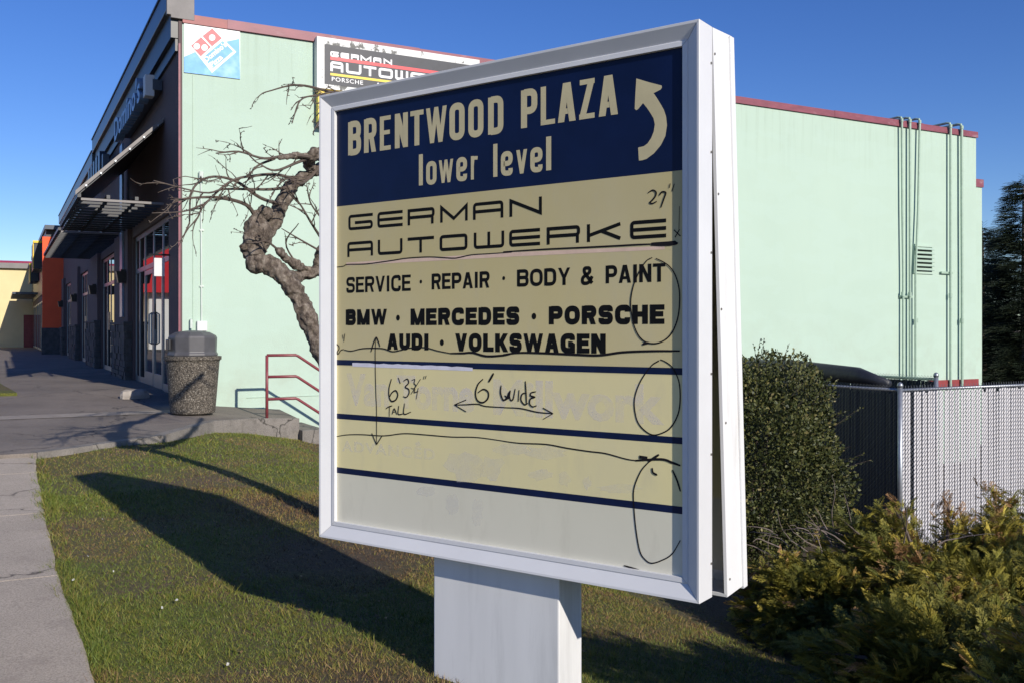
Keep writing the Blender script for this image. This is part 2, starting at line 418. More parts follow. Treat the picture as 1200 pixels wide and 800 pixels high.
# cast concrete edging along the lawn
eg = MB(); pts = [W(u, v, plaza_z(u, v)) for u, v in edge]
for (p, q) in zip(pts, pts[1:]):
    d = (q - p).normalized(); n = Vector((d.y, -d.x, 0))
    s = [p - n * .12, p + n * .015, q + n * .015, q - n * .12]
    eg.prism([v + Vector((0, 0, .006)) for v in s][::-1], (0, 0, -.34))
eg.build('kerb', 'ledge', kind='structure')
# pale crossing band
uA = on_ground(60, 489, lambda u, v: plaza_z(u, v) + .006)[0]
bd = MB(); bd.add([W(uA, -1.58, plaza_z(uA, 0) + .006), W(uA, 2.1, plaza_z(uA, 0) + .006), W(uA + .34, 2.1, plaza_z(uA + .34, 0) + .006), W(uA + .34, -1.58, plaza_z(uA + .34, 0) + .006)], [(0, 1, 2, 3)])
bd.build('paving_band', 'light_joint', kind='structure')

# sidewalk slabs
walk = empty('sidewalk', W(3, -.5, float(zs(3))), ROT, kind='structure')
redge = [on_ground(x, y, lambda u, v: float(zs(u))) for x, y in ((40, 528), (45, 565), (55, 612), (65, 665), (82, 708), (95, 752), (110, 800))]
redge = sorted(redge); redge = [(-6, redge[0][1] + .02)] + redge
def r_edge(u):
    us_ = [e[0] for e in redge]; vs__ = [e[1] for e in redge]
    return float(np.interp(u, us_, vs__))
j1 = on_ground(35, 679, lambda u, v: float(zs(u)))[0]
joints = [U0 - .03]; u = j1 + 1.83
while u < U0 - 1.0: u += 1.83
uj = []; q = j1
while q > -6: uj.append(q); q -= 1.83
q = j1 + 1.83
while q < U0 - .6: uj.append(q); q += 1.83
uj = sorted(uj) + [U0 - .012]
wo = Vector(walk.location)
for a, b in zip(uj, uj[1:]):
    mb = MB(); n = 8; rows = []
    for i in range(n + 1):
        uu_ = a + .005 + (b - a - .01) * i / n; re = r_edge(uu_) + .006 * math.sin(uu_ * 3.1) + .004 * math.sin(uu_ * 17)
        z = float(zs(uu_)) + .01; b0 = len(mb.v)
        for (v, dz) in ((-1.45, -.12), (-1.45, 0), (-.7, 0), (0, 0), (re - .015, 0), (re, -.012), (re, -.12)):
            mb.v.append((v + .5, uu_ - 3, z + dz - wo.z))
        rows.append(b0)
        if i:
            p0 = rows[-2]
            for k in range(6): mb.f.append((p0 + k, p0 + k + 1, b0 + k + 1, b0 + k))
    mb.f.append(tuple(rows[0] + k for k in range(7))); mb.f.append(tuple(rows[-1] + k for k in range(7))[::-1])
    mb.build('paving_slab', 'walk', walk)
# car park to the left and a little lawn island on it
pk = MB()
us_ = [-60, -20, -6, 0, 4, 8, 12, 15, 18, 30, 60, 120]
for i, u in enumerate(us_):
    for v in (-90, -1.6): pk.v.append(tuple(W(u, v, float(zs(u)) - .09)))
    if i: b = 2 * i; pk.f.append((b - 2, b - 1, b + 1, b))
pk.build('car_park', 'asphalt', kind='structure')
isl = MB(); iu0 = on_ground(20, 463, lambda u, v: plaza_z(u, v))
iv = iu0[1]
isl.prism([W(iu0[0], iv - 3.5, plaza_z(iu0[0], 0) - .1), W(iu0[0], iv, plaza_z(iu0[0], 0) - .1), W(iu0[0] + 3.2, iv - .25, plaza_z(iu0[0] + 3, 0) - .1), W(iu0[0] + 3.2, iv - 3.5, plaza_z(iu0[0] + 3, 0) - .1)], (0, 0, .14))
isl.build('grass_island', 'soil', kind='structure')

# steps and landing side by the wall
stp = empty('concrete_steps', W(13.6, V_LAND, -.3), ROT, label='low concrete steps going down along the mint green wall beside the red handrail', category='steps')
for i in range(5):
    zt = plaza_z(13.6, V_LAND) - .17 * (i + 1) + .3
    MB().box(.3 * i + .002, .3 * (i + 1) + .03, -.62, .585, zt - .6, zt).build('step', 'ledge', stp, bevel=.008)

# ================================================================== faces measured from the photograph
class Face:
    def __init__(s, O, rz, y=0.0):
        s.O = Vector(O); s.rz = rz; s.X = Vector((math.cos(rz), math.sin(rz), 0)); s.Y = Vector((-math.sin(rz), math.cos(rz), 0)); s.y = y
    def at(s, px, py, y=None):
        y = s.y if y is None else y
        p = on_plane(px, py, s.O + s.Y * y, s.Y) - s.O
        return (p.dot(s.X), p.z)
class Decal:
    """flat print on a plane: polygons in (x,z), each a hair in front of the last"""
    def __init__(s, y, step=.00012): s.v = []; s.f = []; s.y = y; s.k = 0; s.step = step
    def poly(s, pts, tri=None):
        b = len(s.v); y = s.y - s.step * s.k; s.k = (s.k + 1) % 6
        s.v += [(p[0], y, p[1]) for p in pts]; s.f.append(tuple(range(b, b + len(pts)))); return s
    def ribbon(s, pts, w, closed=False, wf=None):
        P = [Vector((p[0], p[1])) for p in pts]; P = [p for i, p in enumerate(P) if i == 0 or (p - P[i - 1]).length > 1e-5]
        n = len(P); y = s.y - s.step * s.k; s.k = (s.k + 1) % 6; b = len(s.v)
        if closed and (P[0] - P[-1]).length < 1e-5: P.pop(); n -= 1
        for i in range(n):
            a = P[(i - 1) % n] if (closed or i) else P[0]; c = P[(i + 1) % n] if (closed or i < n - 1) else P[-1]
            d1 = (P[i] - a); d2 = (c - P[i])
            if d1.length < 1e-9: d1 = d2
            if d2.length < 1e-9: d2 = d1
            d1 = d1.normalized(); d2 = d2.normalized(); n1 = Vector((-d1.y, d1.x)); n2 = Vector((-d2.y, d2.x))
            m = n1 + n2
            m = n1 if m.length < .3 else m.normalized()
            ww = (w[0] if hasattr(w, '__len__') else w) * (wf(i / max(1, n - 1)) if wf else 1)
            h = ww / 2 / max(.45, m.dot(n1)); q = m * h
            s.v += [(P[i].x + q.x, y, P[i].y + q.y), (P[i].x - q.x, y, P[i].y - q.y)]
        for i in range(n if closed else n - 1):
            a = b + 2 * i; c = b + 2 * ((i + 1) % n); s.f.append((a, a + 1, c + 1, c))
        return s
    def build(s, name, m, parent, **k):
        mb = MB(); mb.v = s.v; mb.f = s.f; o = mb.build(name, m, parent, **k); return o
def roundpath(pts, r, closed=False, n=5):
    P = [Vector(p) for p in pts]; out = []; N = len(P)
    for i in range(N):
        if not closed and i in (0, N - 1): out.append(P[i]); continue
        a, p, c = P[(i - 1) % N], P[i], P[(i + 1) % N]
        rr = min(r, (a - p).length * .5, (c - p).length * .5)
        s0 = p + (a - p).normalized() * rr; e0 = p + (c - p).normalized() * rr
        for k in range(n + 1):
            t = k / n; out.append(s0 * (1 - t) ** 2 + p * 2 * t * (1 - t) + e0 * t * t)
    return out
# stroke glyphs: list of (points, closed, kind) in a unit box
EXT = {'G': [([(1, 1), (0, 1), (0, 0), (1, 0), (1, .46), (.25, .46)], 0)], 'E': [([(1, 1), (0, 1), (0, 0), (1, 0)], 0), ([(0, .5), (1, .5)], 0)],
       'R': [([(0, 1), (0, 0)], -1), ([(0, 1), (1, 1), (1, .46), (0, .46)], 0), ([(.96, .40), (.96, 0)], -1)], 'M': [([(0, 0), (0, 1), (.5, .12), (1, 1), (1, 0)], -1)],
       'A': [([(0, 0), (0, 1), (1, 1), (1, 0)], 0), ([(0, .45), (1, .45)], 0)], 'N': [([(0, 0), (0, 1), (1, 0), (1, 1)], -1)],
       'U': [([(0, 1), (0, 0), (1, 0), (1, 1)], 0)], 'T': [([(0, 1), (1, 1)], 0), ([(.5, 1), (.5, 0)], 0)], 'O': [([(0, 0), (0, 1), (1, 1), (1, 0)], 1)],
       'W': [([(0, 1), (0, 0), (1, 0), (1, 1)], 0), ([(.5, 1), (.5, 0)], 0)], 'K': [([(0, 0), (0, 1)], 0), ([(0, .32), (1, 1)], -1), ([(.42, .58), (1, 0)], -1)],
       'F': [([(1, 1), (0, 1), (0, 0)], 0), ([(0, .5), (.9, .5)], 0)]}
def ext_glyph(dc, ch, x0, x1, z0, z1, sw, rr=.35):
    h = sw / 2; X = lambda a: x0 + h + (x1 - x0 - sw) * a; Z = lambda a: z0 + h + (z1 - z0 - sw) * a
    for pts, cl in EXT[ch]:
        q = []
        for i, (a, b) in enumerate(pts):
            x, z = X(a), Z(b)
            if cl != 1 and i in (0, len(pts) - 1):       # run free ends out to the box
                o = pts[1] if i == 0 else pts[-2]
                if abs(o[0] - a) < 1e-6: z = z0 if b == 0 else (z1 if b == 1 else z)
                elif abs(o[1] - b) < 1e-6: x = x0 if a == 0 else (x1 if a == 1 else x)
            q.append((x, z))
        if cl == -1: dc.ribbon(q, sw)
        else: dc.ribbon(roundpath(q, (z1 - z0) * rr * .5, cl == 1), sw, closed=cl == 1)
def con_glyph(dc, ch, x0, x1, z0, z1, f=.37, sw=None):
    """condensed bold gothic"""
    w = x1 - x0; sv = sw * .84 if sw else w * f * .78; sw = sw or w * f; h = sw / 2; H = z1 - z0
    X = lambda a: x0 + h + (w - sw) * a; Z = lambda a: z0 + sv / 2 + (H - sv) * a
    def rect(a, b, c, d): dc.poly([(a, c), (b, c), (b, d), (a, d)])
    def stem(a=0, zz0=None, zz1=None): rect(X(a) - h, X(a) + h, zz0 if zz0 is not None else z0, zz1 if zz1 is not None else z1)
    def bar(b, a0=0, a1=1, th=sv):
        zc = Z(b); rect(x0 + w * a0, x0 + w * a1, zc - th / 2, zc + th / 2)
    def diag(xa, za, xb, zb, t=sw * .95): dc.poly([(xa - t / 2, za), (xa + t / 2, za), (xb + t / 2, zb), (xb - t / 2, zb)])
    def rp(pts, r, closed=False): dc.ribbon(roundpath([(X(a), Z(b)) for a, b in pts], r, closed, 7), sw * .96, closed=closed)
    rad = (w - sw) * .9
    if ch == 'B':
        stem(); rp([(0, 1), (1, 1), (1, .53), (0, .53)], rad * .6); rp([(0, .53), (1.02, .53), (1.02, 0), (0, 0)], rad * .6)
    elif ch == 'R': stem(); rp([(0, 1), (1, 1), (1, .48), (0, .48)], rad * .6); diag(X(.95), z0, X(.62), Z(.48))
    elif ch == 'P': stem(); rp([(0, 1), (1, 1), (1, .43), (0, .43)], rad * .6)
    elif ch == 'D': stem(); rp([(0, 1), (1, 1), (1, 0), (0, 0)], rad * 1.2)
    elif ch in 'Oo': rp([(0, 0), (0, 1), (1, 1), (1, 0)], rad * 1.1, True)
    elif ch == 'E': stem(); bar(1); bar(.52, 0, .92); bar(0)
    elif ch == 'L': stem(); bar(0)
    elif ch == 'l': stem(0)
    elif ch == 'T': bar(1); rect(x0 + w / 2 - h, x0 + w / 2 + h, z0, z1)
    elif ch == 'N': stem(); stem(1); diag(x0 + h, z1, x1 - h, z0, sw * 1.05)
    elif ch == 'A': diag(x0 + h, z0, x0 + w / 2 - h * .2, z1); diag(x1 - h, z0, x0 + w / 2 + h * .2, z1); rect(x0 + w * .25, x1 - w * .25, z0 + H * .2, z0 + H * .2 + sv * .9)
    elif ch == 'Z': bar(1, .04, 1); bar(0); diag(x1 - h * 1.1, z1 - sv * .3, x0 + h * 1.1, z0 + sv * .3, sw * 1.1)
    elif ch in 'Ww':
        t = w * .19
        for a, b, c, d in ((.1, 1, .3, 0), (.3, 0, .5, 1), (.5, 1, .7, 0), (.7, 0, .9, 1)): diag(x0 + w * a, z0 + H * b, x0 + w * c, z0 + H * d, t)
    elif ch == 'v': diag(x0 + h * .9, z1, x0 + w / 2, z0, sw * .85); diag(x1 - h * .9, z1, x0 + w / 2, z0, sw * .85)
    elif ch == 'e': rp([(0.05, .5), (1, .5), (1, 1), (0, 1), (0, 0), (1, 0), (1, .24)], rad * 1.0)
    elif ch == 'M': stem(); stem(1); t = sw * .9; diag(x0 + h, z1, x0 + w / 2, z0, t); diag(x1 - h, z1, x0 + w / 2, z0, t)
    elif ch == 'I': rect(x0 + w / 2 - h, x0 + w / 2 + h, z0, z1)
    elif ch == 'H': stem(); stem(1); bar(.52)
    elif ch == 'U': rp([(0, 1), (0, 0), (1, 0), (1, 1)], rad); rect(x0, x0 + sw, z1 - sv, z1); rect(x1 - sw, x1, z1 - sv, z1)
    elif ch == 'V': diag(x0 + h, z1, x0 + w / 2, z0); diag(x1 - h, z1, x0 + w / 2, z0)
    elif ch == 'Y': diag(x0 + h, z1, x0 + w / 2, z0 + H * .40); diag(x1 - h, z1, x0 + w / 2, z0 + H * .40); rect(x0 + w / 2 - h, x0 + w / 2 + h, z0, z0 + H * .46)
    elif ch == 'K': stem(); diag(x1 - h, z1, x0 + sw * .9, z0 + H * .36, sw * 1.05); diag(x0 + w * .42, z0 + H * .60, x1 - h * .9, z0, sw * 1.05)
    elif ch == 'C': rp([(1, .70), (1, 1), (0, 1), (0, 0), (1, 0), (1, .30)], rad)
    elif ch == 'G': rp([(1, .72), (1, 1), (0, 1), (0, 0), (1, 0), (1, .44), (.55, .44)], rad * .9); rect(x1 - sw * .8, x1, z0, z0 + H * .5)
    elif ch == 'S': rp([(1, .74), (1, 1), (0, 1), (0, .52), (1, .50), (1, 0), (0, 0), (0, .27)], rad * .8)
    elif ch == '&': rp([(1.05, 0), (.2, .72), (.2, 1), (.8, 1), (.8, .70), (0, .38), (0, 0), (.7, 0), (1.05, .45)], rad * .7)
    elif ch == 'r': stem(); rp([(0, .55), (.15, .98), (1.05, .95)], rad)

def text_mesh(body, x0, x1, z0, z1, y, m, parent, name='lettering', bold=0.0, shear=0.0, slack=0, thick=0):
    cu = bpy.data.curves.new('t', 'FONT'); cu.body = body; cu.size = 1; cu.offset = bold; cu.resolution_u = 3; cu.shear = shear; cu.space_character = 1 + slack
    ob = bpy.data.objects.new('t', cu); COL.objects.link(ob)
    dg = bpy.context.evaluated_depsgraph_get(); me = bpy.data.meshes.new_from_object(ob.evaluated_get(dg))
    bpy.data.objects.remove(ob); bpy.data.curves.remove(cu)
    if thick:
        bm = bmesh.new(); bm.from_mesh(me); src = me.copy()
        for k in (-1, 1): 
            m2 = src.copy(); m2.transform(Matrix.Translation((k * thick, 0, .0004 * k))); bm.from_mesh(m2); bpy.data.meshes.remove(m2)
        bm.to_mesh(me); bm.free(); bpy.data.meshes.remove(src)
    n = len(me.vertices); co = np.empty(n * 3, np.float32); me.vertices.foreach_get('co', co); co = co.reshape(-1, 3)
    a, b = co.min(0), co.max(0)
    out = np.empty_like(co); out[:, 0] = x0 + (co[:, 0] - a[0]) / (b[0] - a[0]) * (x1 - x0)
    zb = 0 if not any(c in body for c in 'gjpqy,') else 0
    z_lo = a[1]; out[:, 2] = z0 + (co[:, 1] - z_lo) / (b[1] - z_lo) * (z1 - z0); out[:, 1] = y + co[:, 2] * .25
    me.vertices.foreach_set('co', out.ravel()); me.materials.clear(); me.materials.append(M[m]); me.name = name; me.update()
    return link(name, me, parent)

# ================================================================== the pylon sign
SW_, SH = 1.85, 1.99
S_O = Vector((-.8636, 4.3434, EYE - .9275)); S_RZ = math.atan2(-.578, .816)
SF = Face(S_O, S_RZ, .024)
post_x0 = SF.at(508, 700, .06)[0]; post_x1 = SF.at(655, 740, .06)[0]
pr = S_O + SF.X * post_x1 + SF.Y * .06; post_d = .25
for _ in range(30):
    q = pr + SF.Y * post_d; post_d += ((682 - 600) / FOC - q.x / q.y) * 4.0
pc = S_O + SF.X * ((post_x0 + post_x1) / 2) + SF.Y * (.06 + post_d / 2)
pz = float(ground_z(*UV(pc.x, pc.y)))
print('post', post_x0, post_x1, post_d, pz, SF.at(510, 795, .06))
sign = empty('pylon_sign', (pc.x, pc.y, pz), S_RZ, label='large white framed plaza sign on a square post, its back half sprung open', category='sign')
OFF = (-(post_x0 + post_x1) / 2, -(.06 + post_d / 2), S_O.z - pz)
def sp(o):  # place a part in the sign's measuring frame
    o.location = OFF; return o
po = MB(); po.box(post_x0, post_x1, .06, .06 + post_d, -S_O.z + pz - .4, -.002)
sp(po.build('post', 'post_paint', sign, bevel=.006))
pcap = MB(); pcap.box(post_x0 - .006, post_x1 + .004, .055, .06 + post_d + .004, -.012, .03); sp(pcap.build('post_bracket', 'black_metal', sign))
def members(prof, w, h, m, names='frame_rail', fn=None, bev=0):
    """four mitred lengths of a section prof = [(inward, y)]"""
    for side in range(4):
        mb = MB(); n = len(prof)
        for end in (0, 1):
            for (a, y) in prof:
                k_ = .0011 if end == 0 else -.0011
                if side == 0: p = ((a if end == 0 else w - a) + k_, y, a)
                elif side == 1: p = (w - a, y, (a if end == 0 else h - a) + k_)
                elif side == 2: p = ((w - a if end == 0 else a) - k_, y, h - a)
                else: p = (a, y, (h - a if end == 0 else a) - k_)
                if fn: p = fn(p)
                mb.v.append(tuple(p))
        mb.f = [(i, (i + 1) % n, n + (i + 1) % n, n + i) for i in range(n)] + [tuple(range(n))[::-1], tuple(range(n, 2 * n))]
        sp(mb.build(names, m, sign))
g = .0006
members([(g, .092), (g, -.013), (.002, -.015), (.010, -.014), (.055, .0120), (.058, .0085), (.0745, .009), (.075, .011), (.075, .03), (.006, .034), (.006, .092)], SW_, SH, 'white_paint')
sp(MB().box(.07, SW_ - .07, .024, .029, .07, SH - .07).build('sign_face', 'panel', sign))
# back half, hinged at the top and sprung open at the bottom
ang = math.radians(3.7)
def tilt(p):
    y, z = p[1] - .096, (p[2] - SH) * 1.018; c, s_ = math.cos(ang), math.sin(ang)
    return (p[0], .096 + y * c - z * s_, SH + z * c + y * s_)
members([(g, .27), (g, .097), (.012, .096), (.012, .104), (.006, .106), (.006, .262)], SW_, SH, 'side_white', 'rear_side_panel', tilt)
members([(-.006, .272), (-.006, .236), (0, .236), (.001, .262), (.05, .264), (.05, .276)], SW_, SH - .012, 'side_white', 'rear_retainer', tilt)
bp = MB().box(.04, SW_ - .04, .262, .268, .04, SH - .05); bp.v = [tilt(p) for p in bp.v]; sp(bp.build('rear_face', 'panel', sign))
ip = MB(); ip.box(.3, .36, .10, .16, .1, SH - .15); ip.box(SW_ - .36, SW_ - .3, .10, .16, .1, SH - .15); ip.box(.35, SW_ - .35, .105, .15, SH - .3, SH - .25)
ip.box(.3, SW_ - .3, .034, .036, .09, SH - .09)
sp(ip.build('inner_bracing', 'dark_inside', sign))
sc = MB()
for z in (.12, .5, .78, 1.2, 1.55, 1.86):
    for y in (.082,):
        sc.tube([(SW_ - .001, y, z), (SW_ + .0025, y, z)], .0045, 7)
for z, y in ((.06, .12), (.06, .25), (.62, .12), (.62, .25), (1.02, .107), (1.0, .25), (1.42, .107), (1.40, .25), (1.9, .107), (1.9, .25)):
    b = len(sc.v); sc.tube([(SW_ - .001, y, z), (SW_ + .0025, y, z)], .0045, 7); sc.v[b:] = [tilt(p) for p in sc.v[b:]]
sp(sc.build('screws', 'screw', sign, kind='stuff'))
# ---- print on the face
Y0 = .0238
def A(px, py): return SF.at(px, py)
def quadpx(dc, *c): dc.poly([A(*p) for p in c])
d = Decal(Y0); zb = (A(394.4, 242.7)[1] + A(784, 201)[1]) / 2
d.poly([(.0752, zb), (SW_ - .0752, zb), (SW_ - .0752, SH - .0752), (.0752, SH - .0752)]); sp(d.build('blue_header', 'vinyl_blue', sign))
def stripe(l0, l1, r0, r1):
    d = Decal(Y0 - .0001); zt = (A(*l0)[1] + A(*r0)[1]) / 2; zl = (A(*l1)[1] + A(*r1)[1]) / 2
    d.poly([(.0752, zl), (SW_ - .0752, zl), (SW_ - .0752, zt), (.0752, zt)]); sp(d.build('navy_stripe', 'vinyl_navy', sign)); return zl, zt
st1 = stripe((392, 421.4), (392, 427.6), (797, 430.4), (797, 438.6))
stripe((392, 484.3), (392, 490.2), (797, 511), (797, 519.4))
st3 = stripe((391.5, 546.3), (391.5, 553.1), (797.5, 593), (797.5, 601.7))
print('stripes', st1, st3, zb)
d = Decal(Y0 - .0004); random.seed(3); x0, x1 = A(413, 427)[0], A(554, 430)[0]; top = []
for i in range(26):
    t = i / 25; top.append((x0 + (x1 - x0) * t, st1[0] + .011 + .004 * random.random() - .006 * t))
d.poly([(x0, st1[0] - .004), (x1, st1[0] - .008)] + top[::-1]); sp(d.build('peeled_tape', 'peel', sign))
d = Decal(Y0 - .0002)
zz = [(406, 308), (600, 296), (779, 288.5)]; z2 = [(406, 311.5), (600, 301), (779, 292.5)]
d.poly([A(*p) for p in zz] + [A(*p) for p in z2][::-1]); sp(d.build('panel_joint', 'pink_strip', sign))

def word(dc, chars, boxes, base, top, fn):
    """boxes: pixel x-ranges; base/top: two pixel points each giving the lines"""
    zb_ = (A(*base[0])[1] + A(*base[1])[1]) / 2; zt_ = (A(*top[0])[1] + A(*top[1])[1]) / 2
    ym = (base[0][1] + top[0][1]) / 2; ym2 = (base[1][1] + top[1][1]) / 2; X0, X1 = base[0][0], base[1][0]
    for ch, (a, b) in zip(chars, boxes):
        yy = ym + (ym2 - ym) * (a - X0) / max(1, X1 - X0)
        fn(dc, ch, A(a, yy)[0], A(b, yy)[0], zb_, zt_)
def zx(o, s, xs): return [(o + a / s, o + b / s) for a, b in xs]
d = Decal(Y0 - .0004, .0001)
word(d, 'BRENTWOOD', zx(390, 4.705, [(85, 156), (173, 242), (260, 320), (343, 415), (428, 501), (514, 629), (643, 728), (747, 832), (857, 942)]),
     [(408, 181.6), (590.2, 157)], [(408, 143.3), (590.2, 112.5)], con_glyph)
sp(d.build('title_lettering', 'cream_vinyl', sign)); d = Decal(Y0 - .0004, .0001)
word(d, 'PLAZA', zx(590, 4.705, [(97, 188), (206, 285), (300, 400), (418, 503), (525, 633)]), [(610.6, 151), (724.5, 134)], [(610.6, 107.2), (719, 87)], con_glyph)
sp(d.build('title_lettering', 'cream_vinyl', sign))
d = Decal(Y0 - .0004, .0001)
lb, lt = [(491, 218), (578, 207.7)], [(491, 182), (578, 168.8)]
word(d, 'l', zx(390, 4.705, [(475, 497)]), lb, lt, lambda *a: con_glyph(*a, f=1.0))
xt = [(500, 190.5), (555, 183)]
word(d, 'ower', zx(390, 4.705, [(515, 573), (585, 665), (681, 741), (762, 806)]), [(500, 217), (555, 210.5)], xt, con_glyph)
sp(d.build('subtitle_lettering', 'cream_vinyl', sign)); d = Decal(Y0 - .0004, .0001)
word(d, 'l', zx(390, 4.705, [(885, 908)]), lb, lt, lambda *a: con_glyph(*a, f=1.0))
word(d, 'eve', [(587, 601), (605, 618), (621.5, 636)], [(587, 206.5), (636, 201)], [(587, 179.5), (636, 171.8)], con_glyph)
word(d, 'l', zx(590, 4.705, [(236, 264)]), [(640, 200.3), (646, 199.6)], [(640, 160.8), (646, 159.9)], lambda *a: con_glyph(*a, f=1.0))
sp(d.build('subtitle_lettering', 'cream_vinyl', sign))
# curved arrow
ar = [(733, 152), (800, 172), (873, 191), (874, 203), (866, 214), (828, 233), (848, 262), (868, 295), (885, 325), (897, 362), (902, 410), (893, 470), (868, 520), (830, 565), (790, 595), (765, 603), (747, 605),
      (743, 533), (775, 525), (795, 510), (815, 480), (829, 445), (835, 405), (828, 372), (812, 345), (792, 315), (770, 288), (742, 322), (733, 327), (724, 320), (727, 250)]
d = Decal(Y0 - .0004)
bm = bmesh.new(); vs_ = []
for x, y in ar:
    q = A(590 + x / 4.705, 60 + y / 4.705); vs_.append(bm.verts.new((q[0], Y0 - .0004, q[1])))
from mathutils.geometry import tessellate_polygon
for t3 in tessellate_polygon([[v.co for v in vs_]]): bm.faces.new([vs_[i] for i in t3])
me = bpy.data.meshes.new('arrow'); bm.to_mesh(me); bm.free(); me.materials.append(M['cream_vinyl'])
sp(link('arrow', me, sign))
d = Decal(Y0 - .0004, .0001)
swg = .0132
word(d, 'GERMAN', [(408.4, 437), (442.5, 472), (478, 509.5), (516, 548.2), (554.5, 590), (597.3, 635.2)], [(408.4, 270.7), (635, 251)], [(408.4, 252), (635, 231)], lambda *a: ext_glyph(*a, swg))
sp(d.build('garage_lettering', 'black_vinyl', sign)); d = Decal(Y0 - .0004, .0001)
word(d, 'AUTOWERKE', [(407.2, 437.2), (443, 471.8), (478, 508.7), (515.6, 548), (555.4, 591), (597, 633), (641, 680), (688, 729), (738.7, 780.8)],
     [(407.2, 302.2), (780.8, 277.5)], [(407.2, 284.4), (780.8, 256)], lambda *a: ext_glyph(*a, swg))
sp(d.build('garage_lettering', 'black_vinyl', sign))
def line(body, lb, rb, lt, rt, m='black_vinyl', bold=.0, nm='lettering', y=Y0 - .0004, slack=0, thick=0, sw=None):
    z0 = (A(*lb)[1] + A(*rb)[1]) / 2; z1 = (A(*lt)[1] + A(*rt)[1]) / 2
    if sw:
        rel = {'M': 1.22, 'W': 1.5, 'I': .42, 'E': .9, 'S': .97, 'L': .85, 'O': 1.08, 'G': 1.05, 'V': 1.02, 'A': 1.04, '&': 1.1}
        X0, X1 = A(*lb)[0], A(*rb)[0]; tot = sum(rel.get(c, 1) for c in body); gp = .13 * (X1 - X0) / (tot + .13 * (len(body) - 1)); un = (X1 - X0 - gp * (len(body) - 1)) / tot; dc = Decal(y, .00008); x = X0
        for c in body: w_ = un * rel.get(c, 1); con_glyph(dc, c, x, x + w_, z0, z1, sw=sw); x += w_ + gp
        return sp(dc.build(nm, m, sign))
    return sp(text_mesh(body, A(*lb)[0], A(*rb)[0], z0, z1, y, m, sign, nm, bold, slack=slack, thick=thick))
line('SERVICE', (406, 343.8), (481.5, 340.3), (406, 325.3), (481.5, 322), sw=.0142)
line('REPAIR', (506, 339.6), (574, 337), (506, 321.2), (574, 318), sw=.0142)
line('BODY', (606, 336), (668.4, 334), (606, 316.5), (668.4, 313.5), sw=.0142)
line('&', (680.7, 334.4), (695.5, 333.8), (680.7, 312.8), (695.5, 312), sw=.0142)
line('PAINT', (709.9, 332.5), (779.9, 330), (709.9, 312), (779.9, 308), sw=.0142)
line('BMW', (405.3, 380.8), (453.7, 380.7), (405.3, 362.6), (453.7, 362.3), sw=.0225)
line('MERCEDES', (481.3, 381), (608.8, 380.6), (481.3, 361.5), (608.8, 360), sw=.0225)
line('PORSCHE', (643.3, 380.4), (778.8, 379.5), (643.3, 359.2), (778.8, 356.8), sw=.0225)
line('AUDI', (453.7, 409.5), (502.6, 410.2), (453.7, 390.8), (502.6, 390.7), sw=.0225)
line('VOLKSWAGEN', (533.6, 411.5), (710, 414), (533.6, 390.5), (710, 391), sw=.0225)
d = Decal(Y0 - .0004, .0001)
for x, y, r in ((493.3, 330.3, .008), (590.4, 326.2, .008), (466.5, 372.5, .0125), (625.8, 370.7, .0125), (517.9, 401.3, .0125)):
    d = Decal(Y0 - .0004); c = A(x, y); d.poly([(c[0] + r * .85 * math.cos(a * pi / 9), c[1] + r * math.sin(a * pi / 9)) for a in range(18)]); sp(d.build('bullet', 'black_vinyl', sign))
# faded lettering left by old panels
line('Van Torne', (406, 474), (556, 484), (406, 438), (556, 441), 'ghost', .04, 'faded_lettering', Y0 - .0002)
line('Millwork', (578, 486), (779, 498), (578, 444), (779, 450), 'ghost', .04, 'faded_lettering', Y0 - .0002)
line('ADVANCED', (401, 530), (510, 537), (401, 517), (510, 523.5), 'ghost2', .03, 'faded_lettering', Y0 - .0002, slack=.2)
d = Decal(Y0 - .0002, .00004); rnd = random.Random(5)
for (x, y, rx, ry) in ((545, 545, 22, 18), (575, 548, 16, 14), (600, 525, 20, 8), (640, 530, 26, 8), (635, 556, 14, 7), (662, 560, 7, 10), (688, 565, 5, 8), (725, 572, 26, 5), (500, 575, 10, 7), (530, 590, 8, 12), (560, 600, 7, 16), (490, 520, 3, 3)):
    q = []
    for k in range(16):
        a = k * pi / 8; s_ = .7 + .5 * rnd.random(); q.append(A(x + rx * s_ * math.cos(a), y + ry * s_ * math.sin(a)))
    c = A(x, y)
    for k in range(16): d.poly([c, q[k], q[(k + 1) % 16]]); d.k = 0
sp(d.build('faded_residue', 'ghost2', sign, kind='stuff'))

